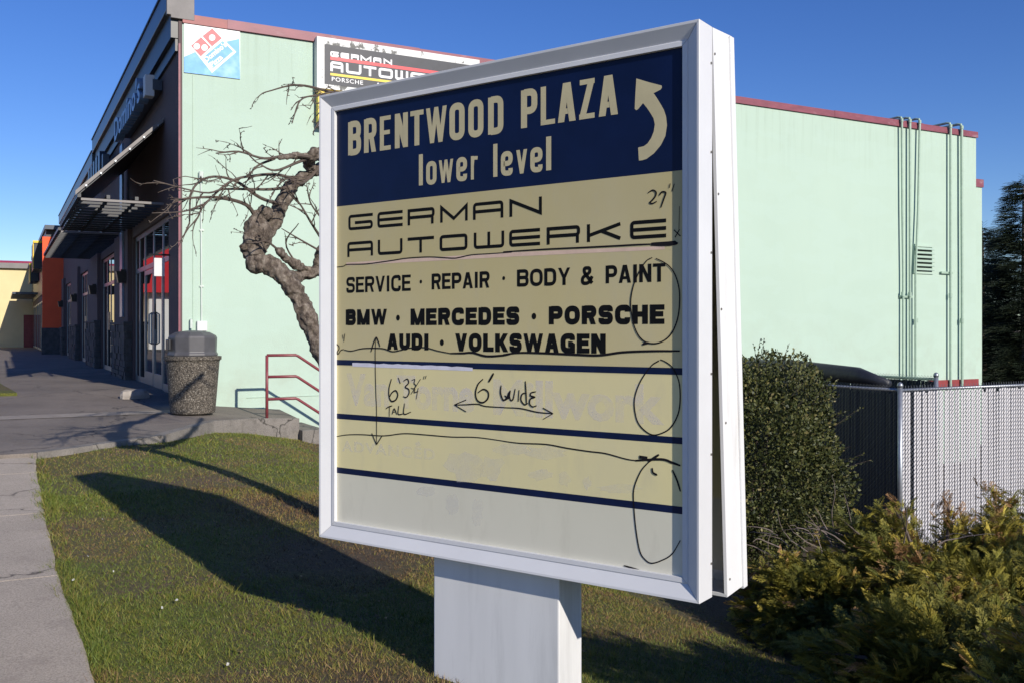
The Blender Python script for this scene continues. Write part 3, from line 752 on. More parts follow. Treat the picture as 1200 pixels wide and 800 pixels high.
# ---- marker pen notes
Z3 = lambda x, y: (390 + x / 5.714, 210 + y / 5.714)
Z4 = lambda x, y: (590 + x / 5.714, 200 + y / 5.714)
Z5 = lambda x, y: (390 + x / 5, 380 + y / 5)
Z6 = lambda x, y: (590 + x / 5, 380 + y / 5)
Z8 = lambda x, y: (590 + x / 4, 500 + y / 4)
Z1 = lambda x, y: (700 + x / 3.636, 280 + y / 3.636)
PEN = [
 (Z3, .0045, [(22, 590), (75, 583), (100, 572), (230, 568), (400, 545), (500, 530), (650, 522), (800, 530), (850, 525), (930, 508), (1050, 500), (1200, 490)]),
 (Z4, .0065, [(0, 545), (280, 528), (560, 515), (760, 505), (900, 497), (1000, 493)]), (Z4, .016, [(990, 494), (1080, 492), (1150, 485), (1160, 478)]),
 (Z4, .006, [(970, 150), (1000, 133), (1022, 145), (1020, 170), (1000, 198), (982, 216), (1000, 222), (1028, 208)]), (Z4, .006, [(1045, 168), (1062, 145), (1088, 150), (1076, 190), (1055, 250)]),
 (Z4, .005, [(1118, 88), (1112, 118)]), (Z4, .005, [(1145, 90), (1130, 140)]), (Z4, .006, [(1143, 398), (1186, 440)]), (Z4, .006, [(1180, 395), (1150, 448)]), (Z4, .003, [(1180, 240), (1176, 400)]),
 (Z1, .005, [(235, 80), (210, 95), (180, 140), (155, 200), (143, 270), (150, 340), (170, 400), (200, 435), (240, 445), (280, 435), (315, 405), (340, 350), (350, 290), (350, 220), (335, 160), (310, 120), (280, 98), (250, 84)]),
 (Z1, .009, [(193, 449), (205, 444), (220, 442)]),
 (Z6, .005, [(910, 213), (880, 230), (840, 275), (795, 350), (768, 440), (775, 530), (800, 590), (850, 635), (895, 645), (960, 620), (1000, 575), (1030, 500), (1036, 400), (1025, 320), (990, 250), (950, 218), (920, 205)]), (Z6, .008, [(880, 230), (912, 212)]),
 (Z5, .005, [(18, 112), (34, 124), (38, 142), (26, 165), (34, 172), (48, 152), (66, 145)]), (Z5, .005, [(58, 62), (62, 84)]), (Z5, .005, [(72, 55), (66, 102)]),
 (Z5, .005, [(68, 148), (110, 155), (180, 140), (290, 140), (350, 158), (400, 150), (450, 138), (540, 135), (620, 155), (700, 170)]),
 (Z5, .009, [(690, 169), (760, 168), (820, 165), (900, 185), (1000, 180), (1050, 170)]), (Z6, .009, [(0, 176), (100, 165), (250, 168), (400, 175), (560, 180), (700, 162), (880, 155), (1035, 155)]),
 (Z5, .004, [(253, 80), (250, 200), (254, 400), (258, 500), (258, 700)]), (Z5, .007, [(225, 160), (240, 110), (255, 78), (266, 95), (278, 130)]), (Z5, .007, [(230, 635), (258, 702)]), (Z5, .007, [(292, 648), (258, 702)]),
 (Z5, .007, [(345, 318), (331, 370), (331, 420), (345, 448), (370, 440), (382, 410), (370, 386), (348, 398), (335, 422)]), (Z5, .006, [(385, 310), (397, 345)]),
 (Z5, .006, [(416, 330), (438, 318), (446, 340), (426, 365), (446, 378), (448, 402), (432, 425), (414, 420)]), (Z5, .004, [(464, 326), (482, 320), (478, 343), (488, 356), (476, 374), (460, 370)]),
 (Z5, .004, [(516, 318), (460, 407)]), (Z5, .0045, [(484, 375), (480, 396), (502, 390)]), (Z5, .0045, [(502, 370), (490, 436)]), (Z5, .004, [(537, 300), (532, 320)]), (Z5, .004, [(549, 298), (543, 318)]),
 (Z5, .005, [(313, 492), (330, 480), (350, 475)]), (Z5, .005, [(334, 482), (333, 538)]), (Z5, .005, [(350, 524), (362, 492), (378, 526)]), (Z5, .004, [(356, 512), (372, 510)]),
 (Z5, .005, [(388, 474), (385, 523), (415, 521)]), (Z5, .005, [(422, 460), (418, 522), (460, 511)]),
 (Z5, .007, [(882, 318), (852, 350), (838, 400), (848, 442), (880, 456), (910, 432), (912, 395), (884, 378), (852, 398)]), (Z5, .009, [(944, 284), (930, 310), (915, 336)]),
 (Z5, .007, [(988, 355), (985, 400), (1000, 440), (1020, 430), (1042, 385)]), (Z6, .007, [(42, 385), (30, 430), (8, 415)]), (Z6, .006, [(0, 440), (20, 436), (32, 400), (42, 440), (58, 435), (70, 375)]), (Z6, .006, [(93, 382), (88, 450)]),
 (Z6, .006, [(138, 400), (112, 406), (104, 440), (125, 468), (145, 460)]), (Z6, .006, [(130, 330), (134, 400), (137, 466)]), (Z6, .006, [(192, 392), (165, 398), (160, 415), (184, 424), (160, 434), (155, 462), (172, 480), (196, 474)]),
 (Z5, .005, [(715, 470), (780, 468), (850, 465), (900, 478), (1050, 487)]), (Z6, .005, [(0, 485), (100, 490), (200, 512), (292, 520)]),
 (Z5, .006, [(783, 440), (714, 469)]), (Z5, .006, [(714, 469), (783, 510)]), (Z6, .006, [(232, 487), (292, 520)]), (Z6, .005, [(292, 520), (235, 553)]),
 (Z5, .0045, [(8, 657), (80, 645), (170, 643), (300, 650), (420, 637), (550, 645), (700, 657), (850, 660), (1050, 688)]),
 (Z8, .005, [(0, 65), (80, 75), (200, 80), (300, 98), (400, 113), (480, 123), (580, 150), (640, 157)]), (Z8, .009, [(620, 156), (740, 150), (790, 165), (830, 180)]), (Z8, .018, [(637, 139), (676, 145)]),
 (Z8, .009, [(730, 128), (705, 145), (680, 162)]), (Z8, .007, [(698, 190), (702, 212), (722, 225)]), (Z8, .009, [(704, 214), (720, 222)]),
 (Z8, .005, [(700, 150), (670, 175), (640, 215), (612, 290), (612, 370), (622, 480), (640, 580), (665, 620), (695, 637), (740, 625), (790, 595), (830, 530)]), (Z8, .007, [(793, 200), (815, 250), (830, 300)]),
 (Z8, .006, [(565, 648), (600, 658), (645, 672)]), (Z8, .006, [(568, 668), (645, 675)])]
d = Decal(Y0 - .0012, .00012)
for zf, w, pts in PEN:
    q = [A(*zf(*p)) for p in pts]
    q = cr(q, 5) if len(q) > 2 else q
    d.ribbon(q, w, wf=lambda t: 1.0 - .35 * abs(2 * t - 1) ** 3)
sp(d.build('marker_notes', 'marker', sign))

# ================================================================== the mint building
B_O = W(14.2, 2.28, 0); WF = Face(B_O, ROT, 0.0)
bld = empty('commercial_building', B_O, ROT, label='long mint green building with dark shop fronts, burgundy roof coping and metal awnings', category='building')
BW, TOP = 17.2, 5.34
MB().box(0, BW, 0, .3, -2.6, TOP - .01).build('side_wall', 'mint', bld)
MB().box(.3, BW, .3, 27.6, 4.7, 4.85).build('roof', 'grey_metal', bld)
MB().box(BW - .3, BW - .002, .302, 1.8, -2.6, TOP - .02).build('rear_wall', 'mint', bld)
MB().box(BW - 1, 19.9, 1.8, 27.6, -2.6, 4.64).build('rear_wing', 'mint', bld)
MB().box(BW - 1, 19.93, 1.77, 27.7, 4.64, 4.84).build('rear_wing_coping', 'burgundy', bld)
MB().box(.0, BW - 1, 27.3, 27.6, -1, TOP).build('back_wall', 'mauve', bld)
# coping in lengths with lapped joints
xs = [0.0, .62, 3.6, 6.65, 9.7, 12.75, 15.4, BW + .02]
for i, (a, b) in enumerate(zip(xs, xs[1:])):
    e = .006 * (i % 2)
    mb = MB(); mb.prism([(a, -.035 - e, TOP - .005), (a, -.03 - e, TOP + .125 + e), (a, .36, TOP + .145 + e), (a, .36, TOP - .01)], (b - a + .012, 0, 0))
    mb.build('coping', 'burgundy_dark' if i == 0 else 'burgundy', bld)
MB().box(-.052, -.026, -.006, .0, -.1, TOP - .3).build('corner_trim', 'burgundy', bld)
MB().box(BW - 1.6, BW + .04, -.04, -.002, -.30, -.10).build('base_trim', 'burgundy_dark', bld)
# crack strip near the base
MB().box(.9, 6.2, -.012, -.002, -.0, .008).build('wall_joint', 'mint', bld)

# shop front (x < 0 is towards the car park)
def fy(u): return u - 14.2
bays = [(15.1, 19.5), (22.2, 26.0), (29.2, 33.0), (36.5, 40.6)]
HEAD = 2.74
piers = [(14.2, 15.1), (19.5, 22.2), (26.0, 29.2), (33.0, 36.5), (40.6, 42.1)]
for i, (a, b) in enumerate(piers):
    y0 = fy(a) + (.004 if i == 0 else 0)
    MB().box(-.05, .28, y0 + (.0 if i == 0 else 0), fy(b), -.6, 5.36).build('pier', 'mauve', bld)
    if i:
        MB().box(-.13, -.052, y0 + .12, fy(b) - .12, -.3, 3.0).build('pilaster', 'mauve', bld)
        # stone veneer: courses of uneven stones
        st = MB(); rnd = random.Random(40 + i); z = -.1
        MB().box(-.165, -.13, y0 + .10, fy(b) - .10, -.2, 1.08).build('veneer_backing', 'stone', bld)
        while z < 1.06:
            h = rnd.choice((.09, .12, .15)); y = y0 + .09
            while y < fy(b) - .12:
                l = min(rnd.uniform(.15, .42), fy(b) - .09 - y); o = rnd.uniform(.0, .03)
                st.box(-.175 - o, -.16, y + .006, y + l - .006, z + .006, z + h - .006); y += l
            y = -.165
            while y < -.06:
                l = min(rnd.uniform(.08, .16), -.05 - y); st.box(y + .004, y + l - .004, y0 + .075 - rnd.uniform(0, .025), y0 + .1, z + .006, z + h - .006); y += l
            z += h
        st.box(-.21, -.06, y0 + .06, fy(b) - .06, z, z + .05)
        st.build('stone_veneer', 'stone', bld, kind='stuff')
        # wall lamp
        yc = fy(a) + .45; lm = MB().box(-.22, -.13, yc - .03, yc + .03, 2.1, 2.16)
        lm.prism([(-.27, yc - .11, 1.9), (-.14, yc - .11, 1.9), (-.132, yc - .14, 2.12), (-.31, yc - .14, 2.12)], (0, .27, 0)); lm.build('wall_lamp', 'lamp_black', bld)
for bi, (a, b) in enumerate(bays):
    ya, yb = fy(a), fy(b)
    MB().box(-.05, .28, ya, yb, HEAD, 5.35).build('lintel', 'mauve', bld)
    sf = MB().box(.05, .17, ya, yb, -.3, plaza_z(a, 0) + .03).build('sill', 'mauve', bld)
    zf = plaza_z((a + b) / 2, 2) - .02
    w = b - a
    cuts = [0, .95, 2.0, 3.1, 3.85, w] if bi == 0 else [0, w * .3, w * .52, w * .74, w]
    fr = MB(); t = .035
    for c in cuts: fr.box(.0, .04, max(ya, ya + c - t), min(yb, ya + c + t), zf, HEAD)
    fr.box(.002, .038, ya, yb, HEAD - .08, HEAD - .002); fr.box(.002, .038, ya, yb, 2.05, 2.13); fr.box(.002, .038, ya, yb, zf, zf + .12)
    wnd = fr.build('shop_window', 'alu', bld)
    for c0, c1 in zip(cuts, cuts[1:]):
        for z0, z1 in ((zf + .1, 2.06), (2.12, HEAD - .07)):
            MB().box(.012, .022, ya + c0 + .02, ya + c1 - .02, z0, z1).build('pane', 'glass', wnd)
    if bi == 0:
        for c0, c1 in ((.95, 2.0), (2.0, 3.1)):
            dl = MB()
            for q in ((c0 + .04, c0 + .10), (c1 - .10, c1 - .04)): dl.box(-.006, .036, ya + q[0], ya + q[1], zf + .02, 2.03)
            dl.box(-.005, .035, ya + c0 + .1, ya + c1 - .1, 1.95, 2.03); dl.box(-.005, .035, ya + c0 + .1, ya + c1 - .1, zf + .02, zf + .24)
            dr = dl.build('door', 'alu', bld)
            hy = ya + (c1 - .14 if c0 < 1 else c0 + .14)
            MB().tube([(.0, hy, .75), (-.05, hy, .78), (-.05, hy, 1.25), (.0, hy, 1.28)], .014, 6).build('handle', 'galv', dr)
    MB().box(.004, .009, ya + w * (.42 if bi == 0 else .6), ya + w * (.42 if bi == 0 else .6) + .34, 1.0, 1.42).build('window_notice', 'lamp_black', wnd)
MB().box(1.45, 1.55, .3, 27.3, -.4, 4.7).build('interior_wall', 'lamp_black', bld)
# stepped cornice over the shop front
cx = [(0.0, 12.3, 0.0), (12.32, 28, -.27)]
for (y0, y1, dz) in cx:
    y00 = y0 - .03 if y0 == 0 else y0
    MB().box(-.22, .16, y00, y1, TOP + .14 + dz, 5.80 + dz).build('cornice', 'fascia' if 1 else '', bld, bevel=.01)
    MB().box(-.24, .18, y00 + .02, y1, 5.80 + dz, 5.83 + dz).build('cornice_cap', 'black_metal', bld)
    MB().box(-.15, -.052, y0 + .03, y1, TOP - .22 + dz, TOP + .138 + dz).build('cornice_band', 'black_metal', bld)
    MB().box(-.09, -.051, y0 + .04, y1, TOP - .40 + dz, TOP - .23 + dz).build('cornice_band', 'black_metal', bld)
MB().prism([(-.215, -.04, 5.98), (-.215, -.04, 5.42), (-.16, -.04, 5.42), (-.16, -.04, 5.38), (.16, -.04, 5.38), (.16, -.04, 5.98)], (0, .1, 0)).build('cornice_end', 'cap_grey', bld, bevel=.006)
# downspout-like pale panel on the pier between bays
MB().box(-.17, -.135, 6.0, 6.42, 1.25, 4.65).build('pier_panel', 'letter_blue', bld)

# awnings: sloping sheet with lit end flashing, slatted trellis below
def awning(y0, y1, solid=True):
    aw = empty('awning', (0, y0, 0)); aw.parent = bld
    X0, X1, Z0, Z1 = -.05, -1.27, 4.22, 3.02
    # as a part of the building with sub-parts
    L = y1 - y0
    if solid:
        MB().prism([(X0, .05, Z0), (X1, .05, Z1), (X1, .05, Z1 - .05), (X0, .05, Z0 - .05)], (0, L - .05, 0)).build('awning_sheet', 'black_metal', aw)
        MB().prism([(X0 - .02, 0, Z0 + .02), (X1 - .03, 0, Z1 + .02), (X1 - .03, 0, Z1 - .045), (X0 - .02, 0, Z0 - .045)], (0, .05, 0)).build('end_flashing', 'grey_metal', aw)
        bo = MB()
        for k in range(6):
            t = .08 + k * .165; x = X0 + (X1 - X0) * t; z = Z0 + (Z1 - Z0) * t - .012; bo.tube([(x, .002, z), (x, -.018, z)], .014, 7)
        bo.build('bolts', 'galv', aw, kind='stuff')
    n = int(L / .38)
    for k in range(n + 1):
        y = .0 + k * L / n; mb = MB().box(X1 + .05, -.052, y + .06, y + .09, Z1 - .11, Z1 - .075)
        mb.build('trellis_bar', 'grey_metal' if k == 0 else 'black_metal', aw)
    for x in (X1, X1 + .4, X1 + .8):
        MB().box(x, x + .05, .055, L, Z1 - .068, Z1 - .012).build('trellis_rail', 'black_metal', aw)
    for k in range(0):
        y = .12 + k * 1.9
        MB().tube([(-.06, y, 2.45), (-.3, y, 2.6), (-.75, y, 2.88)], .02, 6).build('bracket', 'black_metal', aw)
    return aw
awning(1.3, 6.1); awning(6.6, 14.0, False)

# the roof-high sign letters on the shop front
def raceway(nm, y0, y1, z0, z1, body, label, m='letter_blue'):
    r = empty(nm, B_O + Vector((0, 0, 0)), ROT, label=label, category='sign')
    MB().box(-.20, -.06, y0 - .02, y1 + .02, z0 + .1, z0 + .26).build('raceway', 'fascia', r)
    MB().box(-.31, -.17, y0, y0 + .22, z0 + .0, z1 - .12).build('end_box', 'dim_white' if m == 'letter_blue' else m, r, bevel=.01)
    cu = bpy.data.curves.new('l', 'FONT'); cu.body = body; cu.size = 1; cu.extrude = .06; cu.offset = .02; cu.resolution_u = 2
    ob = bpy.data.objects.new('l', cu); COL.objects.link(ob); dg = bpy.context.evaluated_depsgraph_get()
    me = bpy.data.meshes.new_from_object(ob.evaluated_get(dg)); bpy.data.objects.remove(ob); bpy.data.curves.remove(cu)
    co = [v.co.copy() for v in me.vertices]; ax, bx = min(c.x for c in co), max(c.x for c in co); az, bz = min(c.y for c in co), max(c.y for c in co)
    for v, c in zip(me.vertices, co):
        v.co = (-.27 - (c.z / .06) * .07, y1 - (c.x - ax) / (bx - ax) * (y1 - y0 - .4), z0 + (c.y - az) / (bz - az) * (z1 - z0))
    me.materials.clear(); me.materials.append(M[m]); link('channel_letters', me, r)
    return r
raceway('shop_sign', 1.5, 5.7, 4.60, 5.05, "Domino's", 'blue channel letter shop sign nearest the corner, high on the shaded shop front')
raceway('shop_sign', 8.4, 11.9, 4.45, 4.95, 'IIIII', 'dark channel letter shop sign further along the shaded shop front', 'fascia')

# hanging blade sign by the first door
hs = empty('hanging_sign', B_O, ROT, label='small white plate hanging from a bracket beside the first shop door', category='sign')
MB().tube([(-.05, .82, 2.10), (-.34, .82, 2.10)], .014, 6).build('bracket', 'lamp_black', hs)
MB().box(-.27, -.12, .805, .83, 1.78, 2.05).build('plate', 'dim_white', hs, bevel=.004)

# ---- things on the mint wall
def wx(px, py): return WF.at(px, py)
# conduits with elbows over the parapet
for i, (tx, ty, bx_, r, back) in enumerate(((1053, 139, 1054.5, .024, .9), (1062.5, 137, 1062.5, .027, .7), (1074, 142, 1069, .024, .9), (1110, 147, 1110, .027, .8), (1123, 150, 1123.5, .03, .6))):
    x1 = wx(tx, 200)[0]; x0 = wx(bx_, 420)[0]; zt = TOP + .20 + .01 * i
    yo = -.085
    cd = MB(); cd.tube([(x0, yo, -1.0), (x0, yo, 2.2), (x0 + (x1 - x0) * .6, yo, 3.6), (x1, yo, zt - .1), (x1 + .0, yo + .02, zt - .02), (x1, yo + .1, zt), (x1, back, zt)], r, 10)
    po_ = cd.build('conduit', 'conduit', bld, smooth=False)
    for z in ([1.75] if i in (0, 1, 3) else [1.2]):
        xz = x0 + (x1 - x0) * .25; MB().tube([(xz, yo, z - .05), (xz, yo, z + .05)], r * 1.4, 10).build('coupling', 'conduit', po_)
    if i in (1, 3): MB().box(x0 - .26, x0 + .12, -.06, -.02, 1.68 + (i == 3) * .55, 1.725 + (i == 3) * .55).build('strap_bar', 'conduit', po_)
    MB().tube([(x1, yo, zt - .12), (x1, yo, zt - .05)], r * 1.35, 10).build('coupling', 'conduit', po_)
# louvred vent
a0 = wx(1071, 289); a1 = wx(1091, 319); x0, x1 = a0[0], a1[0]; z1, z0 = a0[1], a1[1]
vt = MB(); vt.box(x0 - .05, x1 + .05, -.03, -.002, z1, z1 + .05); vt.box(x0 - .05, x1 + .05, -.03, -.002, z0 - .05, z0); vt.box(x0 - .05, x0, -.03, -.002, z0, z1); vt.box(x1, x1 + .05, -.03, -.002, z0, z1)
vt = vt.build('vent', 'mint', bld)
MB().box(x0, x1, -.006, -.003, z0, z1).build('recess', 'dark_inside', vt)
for k in range(6):
    zz_ = z1 - (k + .42) * (z1 - z0) / 6; h = (z1 - z0) / 6
    MB().prism([(x0, -.012, zz_ + h * .30), (x0, -.095, zz_ - h * .32), (x0, -.085, zz_ - h * .38), (x0, -.006, zz_ + h * .2)], (x1 - x0, 0, 0)).build('louvre', 'mint', vt)
# small conduit with box near the corner, and a thin seam strip
c = wx(236, 300); b_ = wx(236, 382); t_ = wx(235.5, 207)
k = MB().tube([(c[0], -.02, b_[1]), (c[0] - .01, -.02, t_[1])], .011, 6).build('conduit', 'pale_conduit', bld)
cl = MB()
for z in (.9, 1.6, 2.4): MB().box(c[0] - .03, c[0] + .03, -.025, -.002, z, z + .02).build('clip', 'pale_conduit', k)
cl.tube([(c[0] - .01, -.04, t_[1] - .08), (c[0] - .01, -.04, t_[1] + .06)], .035, 8); cl.build('fitting', 'pale_conduit', k)
MB().box(c[0] - .07, c[0] + .07, -.07, -.002, b_[1] - .07, b_[1] + .07).build('junction_box', 'dim_white', bld, bevel=.006)
c = wx(226, 240); MB().box(c[0] - .006, c[0] + .006, -.008, -.002, 1.1, wx(226, 88)[1]).build('wall_cable', 'conduit', bld)
cc = wx(225, 375); MB().tube([(cc[0] - .02, -.01, cc[1]), (cc[0] - .02, -.06, cc[1]), (cc[0] - .02, -.06, cc[1] - .12)], .02, 7).build('tap', 'pale_conduit', bld)

def wall_frame(px, py):
    x, z = wx(px, py); return x, z
# pizza banner
x0, zt = wx(215.5, 29); x1, _ = wx(281, 60); zb_ = (wx(215.5, 86)[1] + wx(280, 92.5)[1]) / 2; zt = (wx(215.5, 27.5)[1] + wx(281, 36)[1]) / 2
zt = min(zt, TOP - .01)
bn = empty('pizza_banner', WF.O + WF.X * x0 + Vector((0, 0, zb_)), ROT, label='white and blue pizza banner with a red domino tile at the wall corner', category='banner')
BWd, BH = x1 - x0, zt - zb_
MB().box(0, BWd, -.018, -.004, 0, BH).build('sheet', 'white_vinyl', bn)
FB = Face(WF.O + WF.X * x0 + Vector((0, 0, zb_)), ROT, -.019)
Q = lambda x, y: FB.at(120 + x / 6.667, y / 6.667)
def clampb(p): return (min(BWd, max(0, p[0])), min(BH, max(0, p[1])))
dd = Decal(-.0185, .0003); dd.poly([(0, 0), (BWd, 0), clampb(Q(1070, 305)), Q(1010, 318), Q(950, 330), Q(890, 345), Q(840, 365), Q(790, 380), Q(720, 410), clampb(Q(638, 445))]); dd.build('blue_field', 'banner_blue', bn)
def tile(cs, m, k, nm):
    t = Decal(-.0195 - .0008 * k); t.poly([Q(*p) for p in cs]); return t.build(nm, m, bn)
tile([(688, 360), (858, 222), (1046, 408), (856, 572)], 'white_vinyl', 0, 'tile_border')
tile([(692, 360), (770, 292), (848, 370), (768, 444)], 'banner_red', 1, 'red_square')
tile([(782, 284), (858, 224), (934, 302), (856, 366)], 'banner_red', 1, 'red_square')
tile([(790, 448), (940, 322), (1022, 404), (860, 540)], 'banner_blue', 1, 'blue_square')
for (x, y) in ((737, 364), (798, 374), (857, 296)):
    t = Decal(-.0215); t.poly([Q(x + 25 * math.cos(a * pi / 8), y + 25 * math.sin(a * pi / 8)) for a in range(16)]); t.build('pip', 'white_vinyl', bn)
def slanted(body, o, ex, ey, m):
    me_o = text_mesh(body, 0, 1, 0, 1, 0, m, bn, 'lettering', .03)
    O2, EX, EY = Vector(Q(*o)), Vector(Q(*ex)), Vector(Q(*ey))
    for v in me_o.data.vertices:
        p = O2 + (EX - O2) * v.co.x + (EY - O2) * v.co.z; v.co = (p.x, -.0218, p.y)
slanted("Domino's", (815, 490), (975, 362), (785, 455), 'white_vinyl'); slanted('Pizza', (860, 532), (945, 458), (830, 498), 'white_vinyl')

# German Autowerke wall sign
x0, zt = wx(371.5, 44); x1, _ = wx(562, 70); zb_ = wx(372, 103)[1]; zt = TOP + .0
WS = Face(WF.O, ROT, -.16); wo_ = lambda a, b: WS.at(a, b)
x0 = wo_(371.5, 44)[0]; x1 = wo_(562, 70)[0]; zb_ = wo_(372, 103)[1]
gs = empty('garage_wall_sign', WF.O + WF.X * x0 + WF.Y * -.16 + Vector((0, 0, zb_)), ROT, label='weathered black and white garage sign board high on the mint wall', category='sign')
GW, GH = x1 - x0, (wo_(371.5, 43.5)[1] + wo_(560, 69.5)[1]) / 2 - zb_
MB().box(0, GW, 0, .14, 0, GH).build('board', 'worn_white', gs)
FG = Face(gs.location, ROT, -.003)
G_ = lambda x, y: FG.at(350 + x / 4.444, 30 + y / 4.444)
gx0 = G_(135, 200)[0]; gzt = (G_(135, 98)[1] + G_(900, 208)[1]) / 2; gzb = G_(140, 305)[1]
MB().box(gx0, GW - .14, -.004, -.001, gzb, gzt).build('charcoal_panel', 'grey_vinyl', gs)
def gl(chars, boxes, b, t, sw):
    dg_ = Decal(-.0055, .0003); z0 = G_(*b)[1]; z1 = G_(*t)[1]
    for ch, (a, c) in zip(chars, boxes):
        yy = (b[1] + t[1]) / 2 + (a - b[0]) * .14
        ext_glyph(dg_, ch, G_(a, yy)[0], G_(c, yy)[0], z0, z1, sw)
    return dg_
gl('GERMAN', [(165, 208), (218, 262), (272, 314), (322, 378), (388, 430), (442, 486)], (165, 162), (165, 134), .024).build('lettering', 'white_vinyl', gs)
gl('AUTOWERKE', [(165, 232), (246, 326), (338, 404), (416, 490), (502, 570), (582, 660), (675, 755), (770, 850), (865, 950)], (165, 238), (165, 186), .038).build('lettering', 'white_vinyl', gs)
def gbar(p, q, th, m):
    t = Decal(-.0055); z = (G_(*p)[1] + G_(*q)[1]) / 2; t.poly([(G_(*p)[0], z - th / 2), (GW - .2, z - th / 2), (GW - .2, z + th / 2), (G_(*p)[0], z + th / 2)]); t.build('stripe', m, gs)
gbar((165, 174), (735, 246), .05, 'red_vinyl'); gbar((165, 254), (490, 296), .035, 'yellow_vinyl')
z0, z1 = G_(172, 290)[1], G_(172, 268)[1]
text_mesh('PORSCHE', G_(172, 280)[0], G_(335, 298)[0], z0, z1, -.006, 'white_vinyl', gs, 'lettering', .01, slack=.15)
text_mesh('AUDI', G_(400, 300)[0], G_(500, 312)[0], z0, z1, -.006, 'white_vinyl', gs, 'lettering', .01, slack=.15)
ys = empty('yellow_wall_board', gs.location + Vector((0, 0, -.5)) + WF.X * .02, ROT, label='yellow board fixed under the garage sign on the mint wall', category='sign')
MB().box(0, GW * .62, .0, .10, 0, .47).build('board', 'yellow_vinyl', ys); MB().box(.0, GW * .62, .012, .09, -.07, -.003).build('lower_edge', 'black_metal', ys)

# handrail on the landing
rl = empty('handrail', W(13.03, 3.19, plaza_z(13.03, 3.19)), ROT, label='dark red tubular handrail with three rails beside the steps', category='railing')
R0 = EYE - 102 / FOC * 13.0 - rl.location.z; r_ = .021
dv = lambda v: v
zT, zM, zL = .855 + R0, .565 + R0, .262 + R0
MB().tube([(0, 0, -.05), (0, 0, zT)], r_, 10).build('post', 'rail_red', rl, smooth=True)
for z in (zT, zM, zL):
    MB().tube([(0, 0, z), (.395, 0, z), (.43, 0, z - .015), (1.95, 0, z - 1.03)], r_ * .95, 10).build('rail', 'rail_red', rl, smooth=True)
MB().tube([(1.9, 0, -1.6), (1.9, 0, zT - 1.0)], r_, 10).build('post', 'rail_red', rl, smooth=True)
MB().tube([(.42, 0, -.25), (.42, 0, zT)], r_ * .6, 8).build('post', 'rail_red', rl, smooth=True) if 0 else None

# litter bin
bu, bv = on_ground(226, 484, plaza_z)
bp_ = W(bu, bv, plaza_z(bu, bv)); kk = bp_.y / FOC
print('bin', bu, bv, bp_)
binr = empty('litter_bin', bp_, ROT, label='concrete litter bin with pebbled sides and grey hood at the building corner', category='litter bin')
Rb, Rt = 25.5 * kk, 31 * kk; Hb = 67 * kk
MB().lathe([(Rb * .86, .0), (Rb * .97, .015), (Rb, .05), (Rt * .97, Hb - .07), (Rt, Hb - .05), (Rt * 1.04, Hb - .045), (Rt * 1.045, Hb), (Rt * .9, Hb + .005)], 48).build('body', 'aggregate', binr, smooth=False)
MB().lathe([(Rt * .93, Hb + .004), (Rt * .93, Hb + .035), (Rt * .88, Hb + .05), (Rt * .90, Hb + .24), (Rt * .86, Hb + .27), (Rt * .62, Hb + .315), (Rt * .2, Hb + .335), (.01, Hb + .337)], 10).build('lid', 'lid', binr, bevel=.012)
MB().box(-Rt * .93, -Rt * .84, -.13, .13, Hb + .08, Hb + .22).build('flap', 'lamp_black', binr, bevel=.01)

# broken concrete lump on the pavement
q = on_ground(158, 466, plaza_z); rb = empty('concrete_block', W(*q, plaza_z(*q)), ROT + .2, label='rough pale broken concrete block lying on the paving near the door', category='block')
random.seed(4); mb = MB(); n = 12
for iz, (s_, z) in enumerate(((1, -.01), (1.02, .05), (.9, .11), (.6, .125))):
    for k in range(n):
        a = 2 * pi * k / n; c_, s2 = math.cos(a), math.sin(a); qq = 1 / (abs(c_) ** 4 + abs(s2) ** 4) ** .25
        mb.v.append((.20 * s_ * qq * c_ * random.uniform(.93, 1.05), .10 * s_ * qq * s2 * random.uniform(.9, 1.08), z + random.uniform(-.008, .008)))
    if iz:
        for k in range(n): mb.f.append(((iz - 1) * n + k, (iz - 1) * n + (k + 1) % n, iz * n + (k + 1) % n, iz * n + k))
mb.f.append(tuple(3 * n + k for k in range(n))); mb.build('lump', 'rubble', rb)

# ================================================================== further buildings
b2 = empty('shop_building', W(42.8, 2.28), ROT, label='far shop terrace with a bright orange end wall and yellow edged signs', category='building')
MB().box(-.78, .9, 0, .3, -.5, 4.75).build('orange_wall', 'orange', b2)
MB().box(-.81, .9, -.04, -.003, -.3, 1.1).build('stone_base', 'stone', b2)
MB().box(-.64, 10, .302, 19, 2.6, 5.05).build('fascia', 'black_metal', b2)
MB().box(-.60, 10, .302, 19, -.5, 2.6).build('shop_front', 'mauve', b2)
MB().box(-.7, .4, -.1, 19, 5.05, 5.22).build('cornice', 'fascia', b2)
MB().box(-.67, .9, -.05, -.004, 3.4, 3.5).build('trim_band', 'burgundy_dark', b2) if 0 else None
for k in range(7):
    y = 1.2 + k * 2.4; w_ = MB().box(-.64, -.602, y, y + 1.5, .1, 2.3).build('window', 'alu', b2); MB().box(-.646, -.642, y + .08, y + 1.42, .18, 2.22).build('pane', 'glass', w_)
MB().box(-1.75, -.66, 10, 18.8, 2.78, 2.88).build('canopy', 'fascia', b2)
for (y, z0, z1, sz) in ((3.2, 3.65, 4.85, 1.0), (8.4, 3.35, 4.2, .9)):
    s_ = empty('projecting_sign', b2.location, ROT, label='', category='sign')
    s_['label'] = 'dark box sign with yellow edge above the %s end of the far terrace' % ('near' if y < 5 else 'middle of the far')
    MB().box(-1.0, -.66, y, y + 3.2, z0, z1).build('box', 'black_metal', s_)
    MB().box(-1.04, -1.002, y, y + .12, z0, z1).build('edge', 'soft_yellow', s_); MB().box(-1.04, -.68, y - .05, y - .002, z1 - .1, z1).build('edge', 'soft_yellow', s_)
